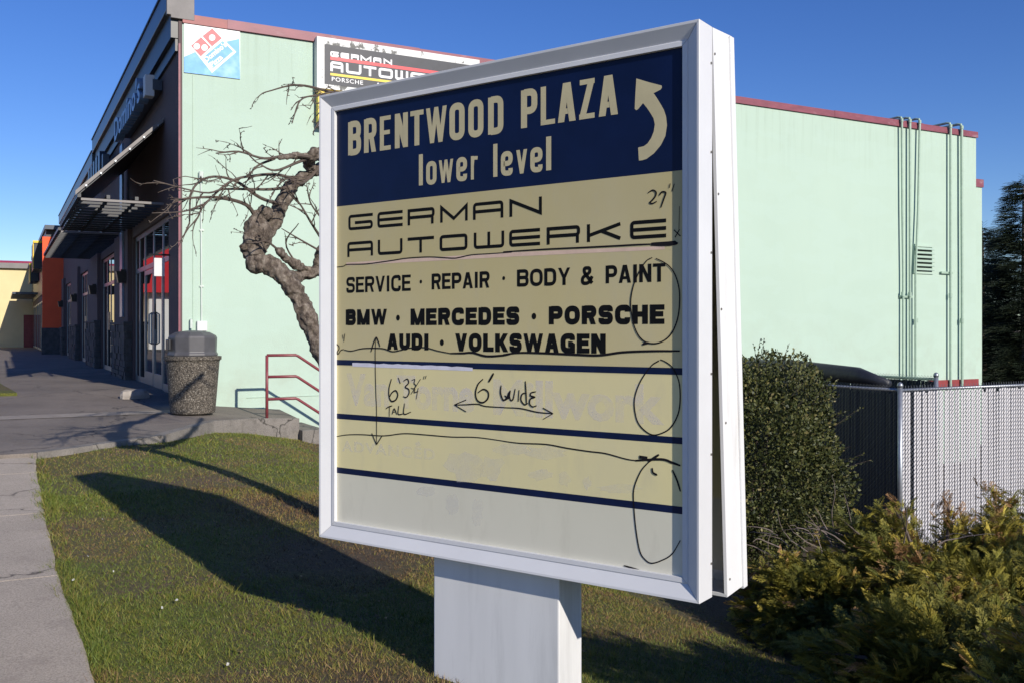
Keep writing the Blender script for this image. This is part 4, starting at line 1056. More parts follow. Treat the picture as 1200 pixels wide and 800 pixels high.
bpy.data.objects['projecting_sign']['label'] = 'dark box sign with yellow edge right above the orange wall'
bpy.data.objects['projecting_sign.001']['label'] = 'smaller yellow edged box sign further along the far terrace'
b3 = empty('cream_building', W(62, -3), ROT, label='cream building with red roof trim closing the far end', category='building')
MB().box(0, 14, 0, 8, -.6, 4.55).build('wall', 'cream_wall', b3)
MB().box(-.1, 14, -.25, 8.2, 4.55, 4.85).build('gutter', 'grey_metal', b3)
MB().prism([(-.1, -.2, 4.85), (-.1, 4, 5.25), (-.1, 8, 4.85)], (14, 0, 0)).build('roof', 'red_roof', b3)
MB().box(4.2, 5.3, -.03, -.003, -.3, 1.9).build('door', 'burgundy_dark', b3)
b4 = empty('red_roofed_building', W(59.5, -20.6), ROT, label='white building with a red pitched roof, seen reflected in the shop windows', category='building')
MB().box(0, 17.5, 0, 10, -.6, 3.2).build('wall', 'pale_wall', b4)
MB().prism([(-.6, -.8, 3.2), (-.6, 5, 6.4), (-.6, 10.8, 3.2)], (18.6, 0, 0)).build('roof', 'red_roof', b4)
MB().prism([(8.0, -1.2, 3.0), (10.2, -1.2, 5.2), (12.4, -1.2, 3.0)], (0, 6, 0)).build('gable', 'red_roof', b4)
for k in range(6):
    w_ = MB().box(1.2 + k * 2.7, 2.4 + k * 2.7, -.03, -.003, 1.1, 2.5).build('window', 'dim_white', b4); MB().box(1.3 + k * 2.7, 2.3 + k * 2.7, -.036, -.032, 1.2, 2.4).build('pane', 'glass', w_)
MB().box(17.5, 18.8, -.002, .2, 0, .3).build('step', 'ledge', b4) if 0 else None

# ================================================================== slatted fences
def fence(name, u0, v0, u1, v1, z_top, hgt, slat_m, label, rail_m='galv', spacing=.052, posts=(0, 1), side=1):
    wf_ = .52 if slat_m == 'slat_shaded' else .35  # shaded slats made wider so no light slits show between them
    a = W(u0, v0, 0); b = W(u1, v1, 0); L = (b - a).length; rz = math.atan2((b - a).y, (b - a).x); rnd = random.Random(int(u0 * 10))
    zb = z_top - hgt; r = empty(name, (a.x, a.y, zb), rz, label=label, category='fence')
    n = int(L / spacing); sl = MB()
    for k in range(n):
        if rnd.random() < .012 and slat_m == 'slat': continue
        x = (k + .5) * spacing + rnd.uniform(-.004, .004); z1 = hgt - .06 + rnd.uniform(-.006, .006); y = rnd.uniform(-.002, .002)
        sl.prism([(x - spacing * wf_, y - .004, -.1), (x, y - .009, -.1), (x + spacing * wf_, y - .004, -.1), (x + spacing * wf_, y + .004, -.1), (x - spacing * wf_, y + .004, -.1)], (rnd.uniform(-.007, .007), rnd.uniform(-.004, .004), z1 + .1 - (.05 * rnd.random() if rnd.random() < .1 else 0)))
    sl.build('slat', slat_m, r, kind='stuff')
    wr = MB(); s_ = .0030; dz = .052
    nz = int((hgt + .02) / dz)
    for k in range(-nz, n + 1):            # woven wire: each strand climbs one slat width per course, sagging in front of the slats
        pts = []
        for j in range(nz + 1):
            xx = (k + j) * spacing
            if -.001 <= xx <= L: pts.append((xx, -.014 if 1 else 0, j * dz))
        if len(pts) > 1: wr.tube(pts, s_, 3, cap=False)
        pts = []
        for j in range(nz + 1):
            xx = (k + nz - j) * spacing
            if -.001 <= xx <= L: pts.append((xx, .012, j * dz))
        if len(pts) > 1: wr.tube(pts, s_, 3, cap=False)
    for k in range(n):
        x = k * spacing; wr.tube([(x, -.012, nz * dz), (x + .01, 0, nz * dz + .035), (x + .026, .01, nz * dz + .01)], .003, 3)
    wr.build('wire_mesh', 'wire', r, kind='stuff')
    MB().tube([(0, .02, hgt - .035), (L, .02, hgt - .035)], .021, 8).build('top_rail', rail_m, r, smooth=True)
    for p in posts:
        x = p * L
        MB().tube([(x, .03, -.1), (x, .03, hgt + .0)], .032, 12).build('post', 'galv', r, smooth=True)
        MB().lathe([(.036, hgt), (.038, hgt + .03), (.026, hgt + .055), (.004, hgt + .065)], 12, x, .03).build('post_cap', 'galv', r, smooth=True)
    return r
fcw = (4.88, 12.0); fu, fv = UV(*fcw); FT = EYE - .70
print('fence', fu, fv, ground_z(fu, fv))
fence('slatted_fence', fu, fv, fu, fv + 6.5, FT, 2.25, 'slat', 'sunlit white slatted chain link fence behind the juniper', posts=(0, .45, .98))
fence('slatted_fence', fu + 6.0, fv - .02, fu + .05, fv - .02, FT, 2.25, 'slat_shaded', 'shaded slatted chain link fence behind the round bush, slats painted dark for its shade', posts=(0, .5))
fence('slatted_fence', fu + 5.6, fv + 1.75, fu + .9, fv + 1.75, FT + .055, 2.2, 'slat_shaded', 'green railed chain link fence inside the enclosure behind the white fence', 'green_rail', posts=(0, .5, 1))
tr = tag(MB().tube([W(fu + 4.6, fv + .12, FT + .12), W(fu + 3.2, fv + .16, FT + .15), W(fu + 1.8, fv + .12, FT + .15), W(fu + .8, fv + .1, FT + .12), W(fu + .25, fv + .06, FT + .03)], [.10, .13, .13, .11, .05], 14, wob=.06).build('rolled_tarp', 'tarp', smooth=True),
   'rolled black tarpaulin lying along the top of the shaded fence', 'tarpaulin')

# ================================================================== vegetation
# gnarled cherry: limbs follow the photograph at the tree's own distance, with depth of their own
D0 = 7.2
tb = W(*on_ground(398, 590, lambda u, v: float(ground_z(u, v)))); 
def tp(px, py, dd=0.0):
    r = ray(px, py); D = D0 + dd; return Vector((r.x * D, D, EYE + r.z * D))
base = tp(402, 592); base.z = float(ground_z(*UV(base.x, base.y))) - .05
tree = empty('cherry_tree', (base.x, base.y, base.z + .05), 0, label='gnarled pruned cherry tree without leaves leaning out from behind the sign', category='tree')
tl = Vector(tree.location)
random.seed(21)
BK = bpy.data.textures.new('bark_ridges', 'CLOUDS'); BK.noise_scale = .035; BK.noise_depth = 3
BK2 = bpy.data.textures.new('bark_knots', 'CLOUDS'); BK2.noise_scale = .14; BK2.noise_depth = 2
def limb(pts, radii, name='limb', parent=tree, n=12, knob=.12):
    P = cr(pts, 6); m = len(P); R = [np.interp(i / (m - 1) * (len(radii) - 1), range(len(radii)), radii) for i in range(m)]
    R = [r * .82 * (1 + knob * (random.random() - .5)) for r in R]
    mb = MB(); mb.tube([p - tl for p in P], R, n, wob=.2); o = mb.build(name, 'bark', parent, smooth=True)
    if max(radii) > mm(3.5):
        ss = o.modifiers.new('sub', 'SUBSURF'); ss.levels = ss.render_levels = 2
        dp = o.modifiers.new('bark', 'DISPLACE'); dp.texture = BK; dp.strength = .030; dp.mid_level = .5
        d2 = o.modifiers.new('knots', 'DISPLACE'); d2.texture = BK2; d2.strength = .05; d2.mid_level = .5
    return P
mm = lambda px: px * D0 / FOC
trunk = [base, tp(400, 500), tp(385, 430), tp(362, 375), tp(342, 335, -.05), tp(318, 312, -.08), tp(301, 306, -.08), tp(291, 292, -.08)]
limb(trunk, [mm(22), mm(17), mm(14.5), mm(13.5), mm(14), mm(14), mm(15), mm(9)], 'trunk', n=14)
for (x, y, r) in ((298, 284, 13), (300, 308, 13), (288, 291, 7), (303, 258, 9), (312, 250, 8), (306, 272, 13)):   # burrs and old cuts
    b = MB(); c = tp(x, y, -.08) - tl; R = mm(r)
    prof = [(R * math.sin(t * pi / 6) * random.uniform(.88, 1.08) + .001, R * -math.cos(t * pi / 6)) for t in range(7)]
    b.lathe(prof, 12); b.v = [(p[0] * random.uniform(.94, 1.06) + c.x, p[1] + c.y, p[2] * 1.05 + c.z) for p in b.v]; b.build('burr', 'bark', tree, smooth=True)
limb([tp(300, 300, -.08), tp(296, 275, -.1), tp(303, 254, -.1), tp(313, 247, -.1)], [mm(14), mm(12), mm(10), mm(8.5)])
limb([tp(300, 300, -.08), tp(311, 275, 0), tp(330, 240, .05), tp(346, 215, .1), tp(366, 203, .2), tp(385, 193, .3), tp(430, 160, .5), tp(490, 120, .8)], [mm(12), mm(11), mm(10.5), mm(9.5), mm(9), mm(9), mm(7.5), mm(5)])
limb([tp(330, 322, -.02), tp(345, 325, .1), tp(360, 322, .2), tp(378, 312, .3), tp(420, 280, .6), tp(470, 220, .9)], [mm(9), mm(8), mm(8.5), mm(8), mm(7), mm(4)])
limb([tp(369, 318, .25), tp(372, 300, .2), tp(380, 285, .15)], [mm(5.5), mm(5), mm(4)])
limb([tp(366, 318, .25), tp(348, 311, .1), tp(335, 302, 0), tp(326, 292, -.1)], [mm(6), mm(5.5), mm(5), mm(4.5)])
limb([tp(366, 203, .2), tp(362, 192, .1), tp(366, 182, .0), tp(378, 180, .1), tp(390, 186, .2)], [mm(8), mm(7), mm(7), mm(6.5), mm(5)])
limb([tp(294, 290, -.1), tp(287, 291, -.14), tp(281, 288, -.18)], [mm(6), mm(4), mm(3)])
limb([tp(380, 186, .2), tp(350, 183, -.1), tp(325, 186, -.3)], [mm(4), mm(3.4), mm(2)], 'limb', n=8)
tw = MB(); rt = random.Random(77)
def twig(p, d, L, r, depth):
    n = max(4, int(L / .045)); pts = [p.copy()]; q = p.copy(); d = d.normalized(); kids = []
    for i in range(n):
        d = (d + Vector((rt.uniform(-.22, .22), rt.uniform(-.22, .22), rt.uniform(-.24, .20)))).normalized(); q = q + d * L / n; pts.append(q.copy())
        if depth < 3 and i and rt.random() < (.42 if depth else .5):
            s = Vector((rt.uniform(-1, 1), rt.uniform(-1, 1), rt.uniform(-.9, .9))); kids.append((q.copy(), (d + s * .8).normalized(), L * rt.uniform(.3, .62), r * .6))
        if rt.random() < .38:                                                   # buds
            o = Vector((rt.uniform(-1, 1), rt.uniform(-1, 1), rt.uniform(-1, 1))).normalized() * .018; tw.tube([q - tl, q + o - tl], [.0045, .0025], 4)
    tw.tube([v - tl for v in pts], [max(.0016, r * (1 - .75 * i / n)) for i in range(n + 1)], 5 if depth < 2 else 4)
    for k in kids: twig(*k, depth + 1)
def bough(pxs, r0=2.2, depth=1, dens=.5):
    P = cr([tp(*p) for p in pxs], 5); n = len(P)
    tw.tube([v - tl for v in P], [mm(r0) * (1 - .7 * i / n) for i in range(n)], 6)
    for i in range(2, n):
        if rt.random() < dens * .8:
            d = (P[i] - P[i - 1]).normalized(); s = Vector((rt.uniform(-.7, .7), rt.uniform(-1, 1), rt.uniform(-.9, .9)))
            twig(P[i].copy(), d + s, rt.uniform(.08, .27), mm(1.0), 2)
bough([(366, 185, 0), (340, 182, -.2), (310, 186, -.3), (280, 178, -.4), (253, 180, -.5)])
bough([(322, 186, -.2), (300, 196, -.3), (288, 215, -.35)], 1.6)
bough([(330, 240, 0), (305, 232, -.2), (275, 212, -.3), (245, 208, -.4), (225, 224, -.5), (222, 262, -.5)], 2.4)
bough([(300, 255, -.1), (288, 240, -.2), (258, 232, -.4), (228, 232, -.5), (205, 235, -.6)], 2.6)
bough([(350, 212, .1), (325, 205, -.2), (300, 206, -.3), (270, 213, -.4), (240, 240, -.5), (232, 255, -.5)], 2.2)
bough([(345, 218, .1), (320, 222, -.1), (290, 222, -.2), (262, 222, -.4), (238, 226, -.6), (180, 212, -.8)], 2.0, dens=.35)
bough([(238, 240, -.5), (215, 248, -.7), (178, 250, -.9)], 1.2, dens=.15)
bough([(372, 182, .1), (350, 190, -.1), (322, 200, -.3), (300, 190, -.4)], 2.2)
bough([(378, 192, .2), (355, 215, 0), (335, 210, -.2), (318, 228, -.3)], 2.0)
bough([(380, 285, .2), (365, 262, .0), (352, 240, -.1), (340, 225, -.2)], 1.8)
bough([(380, 260, .2), (365, 240, .1), (360, 222, 0)], 1.5); bough([(385, 300, .2), (350, 280, 0), (330, 268, -.1)], 1.5)
bough([(326, 293, -.1), (312, 283, -.2), (300, 285, -.3)], 1.5); bough([(348, 311, .1), (335, 285, .0), (350, 262, -.1)], 1.4)
bough([(440, 150, .5), (410, 118, .3), (375, 105, .1), (345, 100, -.1), (312, 108, -.2)], 2.4, dens=.6)
bough([(430, 140, .4), (400, 110, .2), (372, 112, 0), (352, 118, -.1), (342, 145, -.2)], 1.8, dens=.5)
bough([(420, 150, .4), (395, 115, .2), (378, 128, .1), (372, 150, 0)], 1.4)
for k in range(9):
    a = rt.uniform(.35, 1); p = tp(380 + 110 * a, 192 - 75 * a, .3 + .6 * a); twig(p, Vector((rt.uniform(-.2, 1), rt.uniform(0, 1), rt.uniform(-.6, .1))), rt.uniform(.2, .4), mm(2), 1)
tw.build('twigs', 'twig', tree, kind='stuff')

# ---- leaf clouds
def rot_frames(d, rng):
    """random frames whose first axis is d (n,3)"""
    d = d / np.linalg.norm(d, axis=1, keepdims=True); r = rng.normal(size=d.shape)
    b = np.cross(d, r); b /= np.linalg.norm(b, axis=1, keepdims=True); c = np.cross(d, b); return d, b, c
def scatter(proto_v, proto_f, P, X, Y, Z, S):
    """copies of a small prototype; X,Y,Z frames (n,3), S scale (n,)"""
    n, k = len(P), len(proto_v)
    V = P[:, None, :] + S[:, None, None] * (proto_v[None, :, 0:1] * X[:, None, :] + proto_v[None, :, 1:2] * Y[:, None, :] + proto_v[None, :, 2:3] * Z[:, None, :])
    F = proto_f[None] + (np.arange(n) * k)[:, None, None]
    return V.reshape(-1, 3), F.reshape(-1, proto_f.shape[1])
def frond(nl=11, seed=1):
    """flat feathery conifer spray 1 unit long: forked leaflets either side of a drooping stem"""
    r = np.random.default_rng(seed); v = []; f = []
    def leaf(p, d, L, w):
        n = np.array([-d[1], d[0], 0]); n = n / np.linalg.norm(n); b = len(v)
        q = p + d * L * .55; q[2] += .01
        e = p + d * L; e[2] -= .12 * L
        v.extend([p, q + n * w, e, q - n * w]); f.extend([(b, b + 1, b + 2), (b, b + 2, b + 3)])
    for i in range(nl):
        t = (i + .5) / nl; x = t; z = .10 * math.sin(t * 2.4) - .12 * t * t
        p = np.array([x, 0, z]); L = .42 * (1 - t) ** .6 * r.uniform(.7, 1.15) + .10
        for s in (-1, 1):
            a = s * r.uniform(.5, .85); d = np.array([math.cos(a), math.sin(a), r.uniform(-.12, .25)]); d /= np.linalg.norm(d)
            leaf(p, d, L, .017)
            for q in (.35, .65):
                pp = p + d * L * q; a2 = a + s * r.uniform(-1.1, .7); d2 = np.array([math.cos(a2), math.sin(a2), r.uniform(-.1, .25)]); leaf(pp, d2, L * .42, .015)
    leaf(np.array([0, 0, 0.]), np.array([1., 0, 0]), 1.0, .012); leaf(np.array([.88, 0, .0]), np.array([1, 0, 0.1]), .2, .025)
    return np.array(v), np.array(f)
FR = [frond(10, s) for s in (1, 2, 3)]

def juniper(name, lobes, label, seed, group=None):
    """lobes: (x, y, rx, ry, top) mounds of overlapping sprays"""
    rng = np.random.default_rng(seed); cx_ = np.mean([l[0] for l in lobes]); cy_ = np.mean([l[1] for l in lobes])
    gz = float(ground_z(*UV(cx_, cy_))); r = empty(name, (cx_, cy_, gz), 0, label=label, category='shrub', group=group); ro = np.array([cx_, cy_, gz])
    Vs, Fs, Ts, off = [], [], [], 0; wood = MB()
    for (x, y, rx, ry, top, num) in lobes:
        g0 = float(ground_z(*UV(x, y))); H = top - g0
        # a few dozen plumes reach out from the heart; each carries many sprays
        num = int(num * 2.5); npl = int(60 + rx * 60); pl = []
        for i in range(npl):
            a = rng.uniform(0, 2 * pi); e = rng.uniform(.12, 1.0) ** .8
            rad = np.array([math.cos(a) * rx, math.sin(a) * ry]); elev = rng.uniform(.05, 1.35)
            k = rng.uniform(.78, 1.08)
            tip = np.array([x + rad[0] * math.cos(elev) * k, y + rad[1] * math.cos(elev) * k, g0 + H * (.08 + .92 * math.sin(elev) * k)])
            root = np.array([x + rad[0] * .12, y + rad[1] * .12, g0 + .05]); mid = root * .45 + tip * .55 + np.array([0, 0, .16 * H + .04])
            pl.append((root, mid, tip)); 
            if i % 3 == 0: wood.tube([Vector(root - ro), Vector(mid - ro), Vector(tip - ro)], [.02, .011, .004], 5)
        pl = np.array(pl); pick = rng.integers(0, npl, num); t = rng.beta(2.6, 1.25, num)[:, None]
        A_, B_, C_ = pl[pick, 0], pl[pick, 1], pl[pick, 2]
        P = (1 - t) ** 2 * A_ + 2 * t * (1 - t) * B_ + t ** 2 * C_; T = 2 * (1 - t) * (B_ - A_) + 2 * t * (C_ - B_); T /= np.linalg.norm(T, axis=1, keepdims=True)
        P = P + rng.normal(size=P.shape) * np.array([.06, .06, .035]) * (1.1 - .5 * t)
        d = T + rng.normal(size=T.shape) * .55; d[:, 2] = d[:, 2] * .6 + .10
        d /= np.linalg.norm(d, axis=1, keepdims=True); up = np.array([0, 0, 1.]) + rng.normal(size=d.shape) * .35
        Yv = np.cross(up, d); Yv /= np.linalg.norm(Yv, axis=1, keepdims=True); Zv = np.cross(d, Yv)
        S = rng.uniform(.055, .125, num) * (1 - .25 * t[:, 0]); kind = rng.random(npl)
        # colour belongs to the plume: most green, a share gold-tipped
        base_t = np.where(kind > .92, .86, np.where(kind > .72, .62, np.where(kind > .4, .42, .22)))[pick] + rng.normal(size=num) * .10
        tipb = np.where(kind > .72, .22, .16)[pick] * (t[:, 0] ** 3)
        gk = rng.integers(0, 3, num)
        for q in range(3):
            m_ = gk == q; v, f = scatter(*FR[q], P[m_], d[m_], Yv[m_], Zv[m_], S[m_]); Vs.append(v - ro); Fs.append(f + off); off += len(v)
            k = len(FR[q][0]); tv = np.repeat(base_t[m_] + tipb[m_], k) + np.tile(FR[q][0][:, 0] * .14, int(m_.sum())); Ts.append(np.clip(tv, 0, 1))
    np_mesh('foliage', np.concatenate(Vs), np.concatenate(Fs), 'juniper', r, np.concatenate(Ts))
    if wood.v: wood.build('stems', 'twig', r)
    return r
juniper('juniper_shrub', [(2.6, 5.75, 1.1, .85, -.10, 3600), (3.35, 6.1, 1.0, .8, .0, 2600)], 'wide green juniper spreading in front of the white slatted fence', 3)
juniper('juniper_shrub', [(1.78, 3.85, .72, .62, -.14, 2600), (2.45, 4.55, .95, .75, -.14, 3000), (3.2, 4.9, .9, .8, -.05, 2000)], 'gold tipped juniper in the near right corner', 4)
juniper('juniper_shrub', [(1.85, 5.6, .62, .6, -.38, 1900)], 'low dark green juniper lobe close behind the sprung sign panel', 5)
juniper('juniper_shrub', [(1.75, 2.75, .55, .5, .12, 1500), (2.4, 2.35, .85, .7, .36, 1900)], 'juniper clump at the photograph edge nearest the viewer', 6)

# dead stems poking from the junipers
dt = MB(); rd = random.Random(9); rp_ = Vector((1.9, 6.0, -.55))
for k in range(28):
    x, y = rd.uniform(905, 1010), rd.uniform(618, 660); D = rd.uniform(5.7, 6.3); r = ray(x, y); p = Vector((r.x * D, D, EYE + r.z * D)); d_ = Vector((rd.uniform(-1.0, .1), rd.uniform(-.5, .3), rd.uniform(-.1, .75)))
    if k > 24: p = Vector((ray(rd.uniform(1010, 1120), 0).x * 5.4, 5.3, rd.uniform(-.25, -.02))); d_ = Vector((rd.uniform(-1, 1), -.3, rd.uniform(0, .8)))
    pts = [p - rp_]; q = p.copy(); L = rd.uniform(.15, .5)
    for i in range(6): d_ = d_.normalized() + Vector((rd.uniform(-.3, .3), rd.uniform(-.3, .3), rd.uniform(-.3, .2))); q = q + d_ * L / 6; pts.append(q - rp_)
    dt.tube(pts, [.0042 * (1 - .12 * i) for i in range(7)], 5)
o = dt.build('dead_branches', 'dead_twig', kind='stuff', label='bare grey dead branches poking out between the junipers', category='branches'); o.location = rp_

# ---- round box-like shrub
def leaf_proto():
    v = np.array([[0, 0, 0], [.5, .30, .06], [1, 0, 0], [.5, -.30, .06]]); return v, np.array([[0, 1, 2], [0, 2, 3]])
LP = leaf_proto()
def round_shrub(name, c, rx, ry, rz_, n, label, seed, leaf=.022, mat_='boxleaf', twigs=260, cat='shrub', parent=None):
    rng = np.random.default_rng(seed); g0 = float(ground_z(*UV(c[0], c[1]))); r = empty(name, (c[0], c[1], g0), 0, label=label, category=cat)
    zc = c[2] - g0
    d = rng.normal(size=(n, 3)); d /= np.linalg.norm(d, axis=1, keepdims=True)
    lump = 1 + .09 * np.sin(d[:, 0] * 3.1 + 2) * np.sin(d[:, 2] * 3.4 + 1) + .12 * np.sin(d[:, 0] * 5 + 1) * np.sin(d[:, 2] * 6) + .07 * np.sin(d[:, 1] * 9 + d[:, 2] * 8) + .05 * np.sin(d[:, 0] * 17 + 3) * np.sin(d[:, 2] * 15)
    rad = lump * (1 - .42 * rng.random(n) ** 1.8)
    P = d * rad[:, None] * np.array([rx, ry, rz_]) + np.array([0, 0, zc]); P[:, 2] = np.abs(P[:, 2]) 
    # twigs: leaves cluster along short shoots
    tq = rng.integers(0, n, n); P = P * .55 + P[tq // 12 * 12 % n] * 0 + P * .45
    X, Y, Z = rot_frames(d * .6 + rng.normal(size=(n, 3)) * .7 + np.array([0, 0, .4]), rng)
    S = rng.uniform(.45, 1.5, n) * leaf
    V, F = scatter(*LP, P, X, Y, Z, S); T = np.repeat(np.clip(rng.normal(.5, .25, n) + .12 * (rng.random(n) > .93), 0, 1), 4)
    Vs, Fs, Ts = [V], [F], [T]; off = len(V); wd = MB(); rr = random.Random(seed)
    m_t, m_p, m_s = [], [], []
    for k in range(twigs):
        e = d[rr.randrange(n)]; s_ = Vector((e[0] * rx, e[1] * ry, e[2] * rz_)) * rr.uniform(.86, 1.0) + Vector((0, 0, zc))
        if s_.z < .1: continue
        q = Vector(e) + Vector((rr.uniform(-.6, .6), rr.uniform(-.6, .6), rr.uniform(-.1, .9))); q.normalize(); L = rr.uniform(.06, .30); wd.tube([s_, s_ + q * L * .5 + Vector((0, 0, .01)), s_ + q * L], [.003, .002, .0012], 3)
        for j in range(int(L / .012)):
            m_p.append(s_ + q * L * (j + 1) / (L / .012)); m_s.append(q)
    if m_p:
        Pp = np.array(m_p); dd_ = np.array(m_s) + rng.normal(size=Pp.shape) * .9; X, Y, Z = rot_frames(dd_, rng); V, F = scatter(*LP, Pp, X, Y, Z, rng.uniform(.6, 1.0, len(Pp)) * leaf)
        Vs.append(V); Fs.append(F + off); Ts.append(np.repeat(np.clip(rng.normal(.6, .2, len(Pp)), 0, 1), 4))
    np_mesh('foliage', np.concatenate(Vs), np.concatenate(Fs), mat_, r, np.concatenate(Ts))
    for k in range(14):
        a = rr.uniform(0, 6.28); e = rr.uniform(.3, .8); wd.tube([(0.05 * math.cos(a), .05 * math.sin(a), -.05), (rx * .4 * math.cos(a), ry * .4 * math.sin(a), zc * .7), (rx * e * math.cos(a), ry * e * math.sin(a), zc + rz_ * .5)], [.02, .014, .004], 5)
    wd.build('stems', 'twig', r)
    return r
round_shrub('round_shrub', (1.97, 8.3, -.12), .90, .82, .92, 72000, 'dense round dark green shrub between the sign and the shaded fence', 12, .029)
round_shrub('shade_shrub', (2.26, 2.2, .12), .42, .40, .84, 26000, 'added tall narrow evergreen, unseen past the right edge, that shades the lawn by the post', 17, .03, twigs=60)  # unseen shrub added only to cast shade on the lawn beside the post
round_shrub('small_shrub', (-11.6, 19.6, .35), .5, .5, .5, 5000, 'bright green shrub at the left edge beside the far pavement', 14, .06, 'juniper', 60)

# ---- conifers far right
def conifer_mesh(seed, H=9.0, R=2.3):
    rng = np.random.default_rng(seed); P, X, S = [], [], []; z = .6
    while z < H - .25:
        t = z / H; L = R * (1 - t) ** .72 * rng.uniform(.8, 1.1) + .12; nb = int(7 + 5 * (1 - t))
        for k in range(nb):
            a = rng.uniform(0, 2 * pi); l = L * rng.uniform(.65, 1.12); m_ = max(3, int(l / .10))
            for j in range(m_):
                s = (j + .6) / m_; rr = l * s; zz = z - .28 * rr * s + .12 * s ** 3 * l + rng.normal() * .04
                for w in (-1, 0, 1):
                    a2 = a + w * rng.uniform(.3, .8); P.append((rr * math.cos(a), rr * math.sin(a), zz)); X.append((math.cos(a2), math.sin(a2), rng.uniform(-.35, .15))); S.append(rng.uniform(.40, .70) * (1.1 - .35 * s))
        z += rng.uniform(.13, .22) * (1.1 - .5 * t)
    for k in range(14): P.append((0, 0, H - .5 + k * .035)); a = k * 2.1; X.append((math.cos(a), math.sin(a), .8)); S.append(.22)
    P, X, S = np.array(P), np.array(X), np.array(S); X /= np.linalg.norm(X, axis=1, keepdims=True)
    Yv = np.cross(np.array([[0, 0, 1.]]), X); Yv /= np.linalg.norm(Yv, axis=1, keepdims=True); Zv = np.cross(X, Yv)
    pv = []; pf = []
    for i in range(5):
        x = i * .2; w = .20 * (1 - .12 * i); b = len(pv); pv += [[x, -.02, 0], [x + .30, w, -.03], [x + .12, .02, .01], [x, .02, 0], [x + .30, -w, -.03], [x + .12, -.02, .01]]; pf += [(b, b + 1, b + 2), (b + 3, b + 4, b + 5)]
    V, F = scatter(np.array(pv), np.array(pf), P, X, Yv, Zv, S); return V, F, np.repeat(np.clip(rng.normal(.45, .22, len(P)), 0, 1), len(pv))
cm = [conifer_mesh(31), conifer_mesh(32, 7.5, 2.0)]
protos = []
spots = [(18.65, 35.0, .95, 0, 'tallest dark conifer at the right edge of the view', 212), (18.9, 38.5, .97, 1, 'smaller conifer peeping out just right of the mint building', 262), (24.5, 36, 1.05, 1, 'dark conifer just outside the right edge', 0),
         (21.8, 39, .8, 1, 'dark conifer standing behind the tall one', 0), (27, 40, 1.1, 0, 'far dark conifer beyond the right edge', 0), (21.4, 44, .75, 1, 'distant low conifer in the gap beside the mint building', 0), (20.4, 33.2, .62, 1, 'short bushy conifer in front of the tall one', 0)]
for i, (x, y, s, k, lab, _) in enumerate(spots):
    t = empty('conifer_tree', (x, y, -1.9), i * 1.3, label=lab, category='tree', group='conifers beyond the building'); t.scale = (s, s, s)
    key = f'f{k}'
    if key not in globals():
        V, F, T = cm[k]; o = np_mesh('crown', V, F, 'conifer', t, T); globals()[key] = o.data
        tk = MB().tube([(0, 0, -.2), (0.03, 0, 3), (0, 0, 8.6 if k == 0 else 7.1)], [.2, .13, .02], 8).build('trunk', 'bark', t); globals()[key + 't'] = tk.data
    else:
        link('crown', globals()[key], t); link('trunk', globals()[key + 't'], t)
hb = empty('distant_house', (31, 52, -1.9), .2, label='brown roofed house glimpsed low behind the conifers', category='house')
MB().box(-5, 5, 0, 7, 0, 1.5).build('wall', 'cream_wall', hb); MB().prism([(-5.4, -.4, 1.45), (-5.4, 3.5, 3.0), (-5.4, 7.4, 1.45)], (10.8, 0, 0)).build('roof', 'rubble', hb)

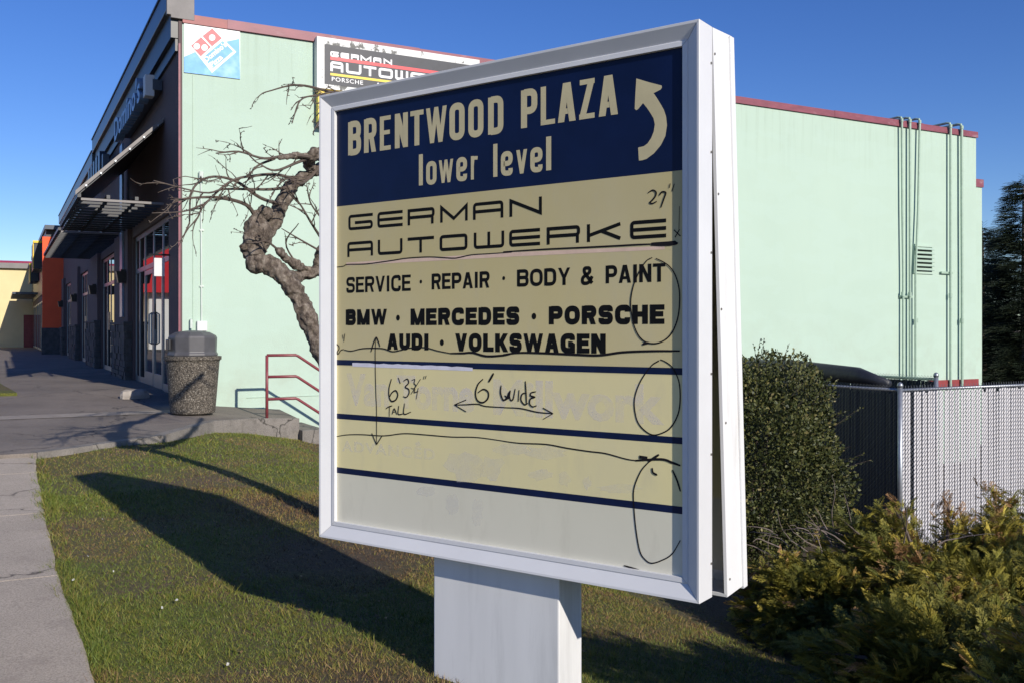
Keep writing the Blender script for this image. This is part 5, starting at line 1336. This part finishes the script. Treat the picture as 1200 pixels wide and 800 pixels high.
# ---- lawn blades
def blades():
    rng = np.random.default_rng(8); us_, vs_ = [], []
    def zone(u0, u1, v0, v1, dens):
        n = int((u1 - u0) * (v1 - v0) * dens); us_.append(rng.uniform(u0, u1, n)); vs_.append(rng.uniform(v0, v1, n))
    zone(2.6, 5.5, .2, 3.6, 14000); zone(5.5, 8.5, .2, 4.6, 7000); zone(8.5, 13.2, .2, 5.5, 2200); zone(3.4, 8, 3.6, 5.5, 1500)
    u, v = np.concatenate(us_), np.concatenate(vs_)
    re = np.interp(u, [e[0] for e in redge], [e[1] for e in redge]) + .015
    ue = np.interp(v, [e[1] for e in edge], [e[0] for e in edge]); inland = (v > re - .035 + .03 * rng.normal(size=len(u)) + .03 * np.sin(u * 13)) & ((u < ue - .03) | (v > V_LAND + .03)) & (u < 14)
    b = bare_at(u, v); x, y = -SU * u + CU * v, CU * u + SU * v
    patch = .5 + .5 * np.sin(u * 1.9 + 1.3 * np.sin(v * 1.7)) * np.sin(v * 2.6 + .9 * np.sin(u * 2.2)); patch2 = .5 + .5 * np.sin(u * 6.1 + v * 3.3) * np.sin(v * 7.7 - u * 2.9)
    keep = inland & (rng.random(len(u)) > .65 * b + .22 * (patch > .72))
    u, v, x, y, b, patch, patch2 = (q[keep] for q in (u, v, x, y, b, patch, patch2)); n = len(u); z = ground_z(u, v) - .014
    h = rng.uniform(.005, .019, n) * (1 + .5 * patch2 * (patch < .5)) * np.where(y > 7, 1.25, 1); tuft = np.sin(u * 23.7 + 2 * np.sin(v * 11)) * np.sin(v * 27.3 + 2 * np.sin(u * 9)); h *= 1 + .9 * (tuft > .72) + 1.2 * ((v - np.interp(u, [e[0] for e in redge], [e[1] for e in redge])) < .10); long_ = rng.random(n) > .98; h[long_] *= 1.8
    a = rng.uniform(0, 2 * pi, n); w = rng.uniform(.0013, .0026, n) * np.clip(y / 5, 1, 2.2); lean = rng.uniform(.15, 1.4, n) * h; la = rng.uniform(0, 2 * pi, n)
    c, s = np.cos(a) * w, np.sin(a) * w
    V = np.stack([np.stack([x - c, y - s, z], 1), np.stack([x + c, y + s, z], 1), np.stack([x + np.cos(la) * lean, y + np.sin(la) * lean, z + h], 1)], 1).reshape(-1, 3)
    F = np.arange(3 * n).reshape(-1, 3)
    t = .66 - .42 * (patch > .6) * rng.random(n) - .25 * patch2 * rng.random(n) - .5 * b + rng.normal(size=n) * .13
    T = np.repeat(np.clip(t, 0, 1), 3); print('blades', n)
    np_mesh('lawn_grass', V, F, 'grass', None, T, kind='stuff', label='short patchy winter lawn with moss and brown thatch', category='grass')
blades()
# weeds and litter scattered on the lawn
lp = MB(); rl_ = random.Random(6)
for (x, y) in ((103, 654), (133, 672), (207, 706), (190, 715), (267, 782), (86, 682), (120, 610)):
    u, v = on_ground(x, y, lambda u, v: float(ground_z(u, v))); p = W(u, v, float(ground_z(u, v)) + .012); a = rl_.uniform(0, 3); s = rl_.uniform(.005, .010)
    lp.prism([p + Vector((math.cos(a) * s, math.sin(a) * s, .004)), p + Vector((-math.sin(a) * s * .6, math.cos(a) * s * .6, .008)), p - Vector((math.cos(a) * s, math.sin(a) * s, 0)), p - Vector((-math.sin(a) * s * .6, math.cos(a) * s * .6, 0))], (0, 0, .003))
tag(lp.build('fallen_litter', 'rock'), 'tiny pale scraps of litter lying about on the lawn', 'litter', kind='stuff')
def stone(p, r, label):
    o = empty('stone', p, 0, label=label, category='stone'); random.seed(int(r * 1000)); mb = MB(); mb.lathe([(r * math.sin(t * pi / 6) + .001, -r * .7 * math.cos(t * pi / 6)) for t in range(7)], 10)
    mb.v = [tuple(c * random.uniform(.86, 1.1) for c in q) for q in mb.v]; mb.v = [(a, b, c + r * .4) for a, b, c in mb.v]; mb.build('rock', 'rock', o)
q = on_ground(869, 662, lambda u, v: float(ground_z(u, v))); stone(W(*q, float(ground_z(*q))), .085, 'pale round stone at the foot of the round shrub')

# fallen leaves and thatch
def leaf_litter():
    rng = np.random.default_rng(33); n = 2600; u = rng.uniform(2.6, 13, n); v = rng.uniform(.35, 6.5, n)
    w = .12 + bare_at(u, v); ue = np.interp(v, [e[1] for e in edge], [e[0] for e in edge]); k = (rng.random(n) < w) & ((u < ue - .1) | (v > V_LAND + .1)); u, v = u[k], v[k]; n = len(u)
    P = np.stack([-SU * u + CU * v, CU * u + SU * v, ground_z(u, v) + .004], 1); d = rng.normal(size=(n, 3)); d[:, 2] *= .25
    X, Y, Z = rot_frames(d, rng); up = np.tile([0, 0, 1.], (n, 1)) + rng.normal(size=(n, 3)) * .3; Y = np.cross(up, X); Y /= np.linalg.norm(Y, axis=1, keepdims=True); Z = np.cross(X, Y)
    V, F = scatter(*LP, P, X, Y, Z, rng.uniform(.012, .034, n)); np_mesh('leaf_litter', V, F, 'grass', None, np.repeat(rng.uniform(0, .3, n), 4), kind='stuff', label='brown fallen leaves and thatch scattered on the lawn', category='leaves')
leaf_litter()
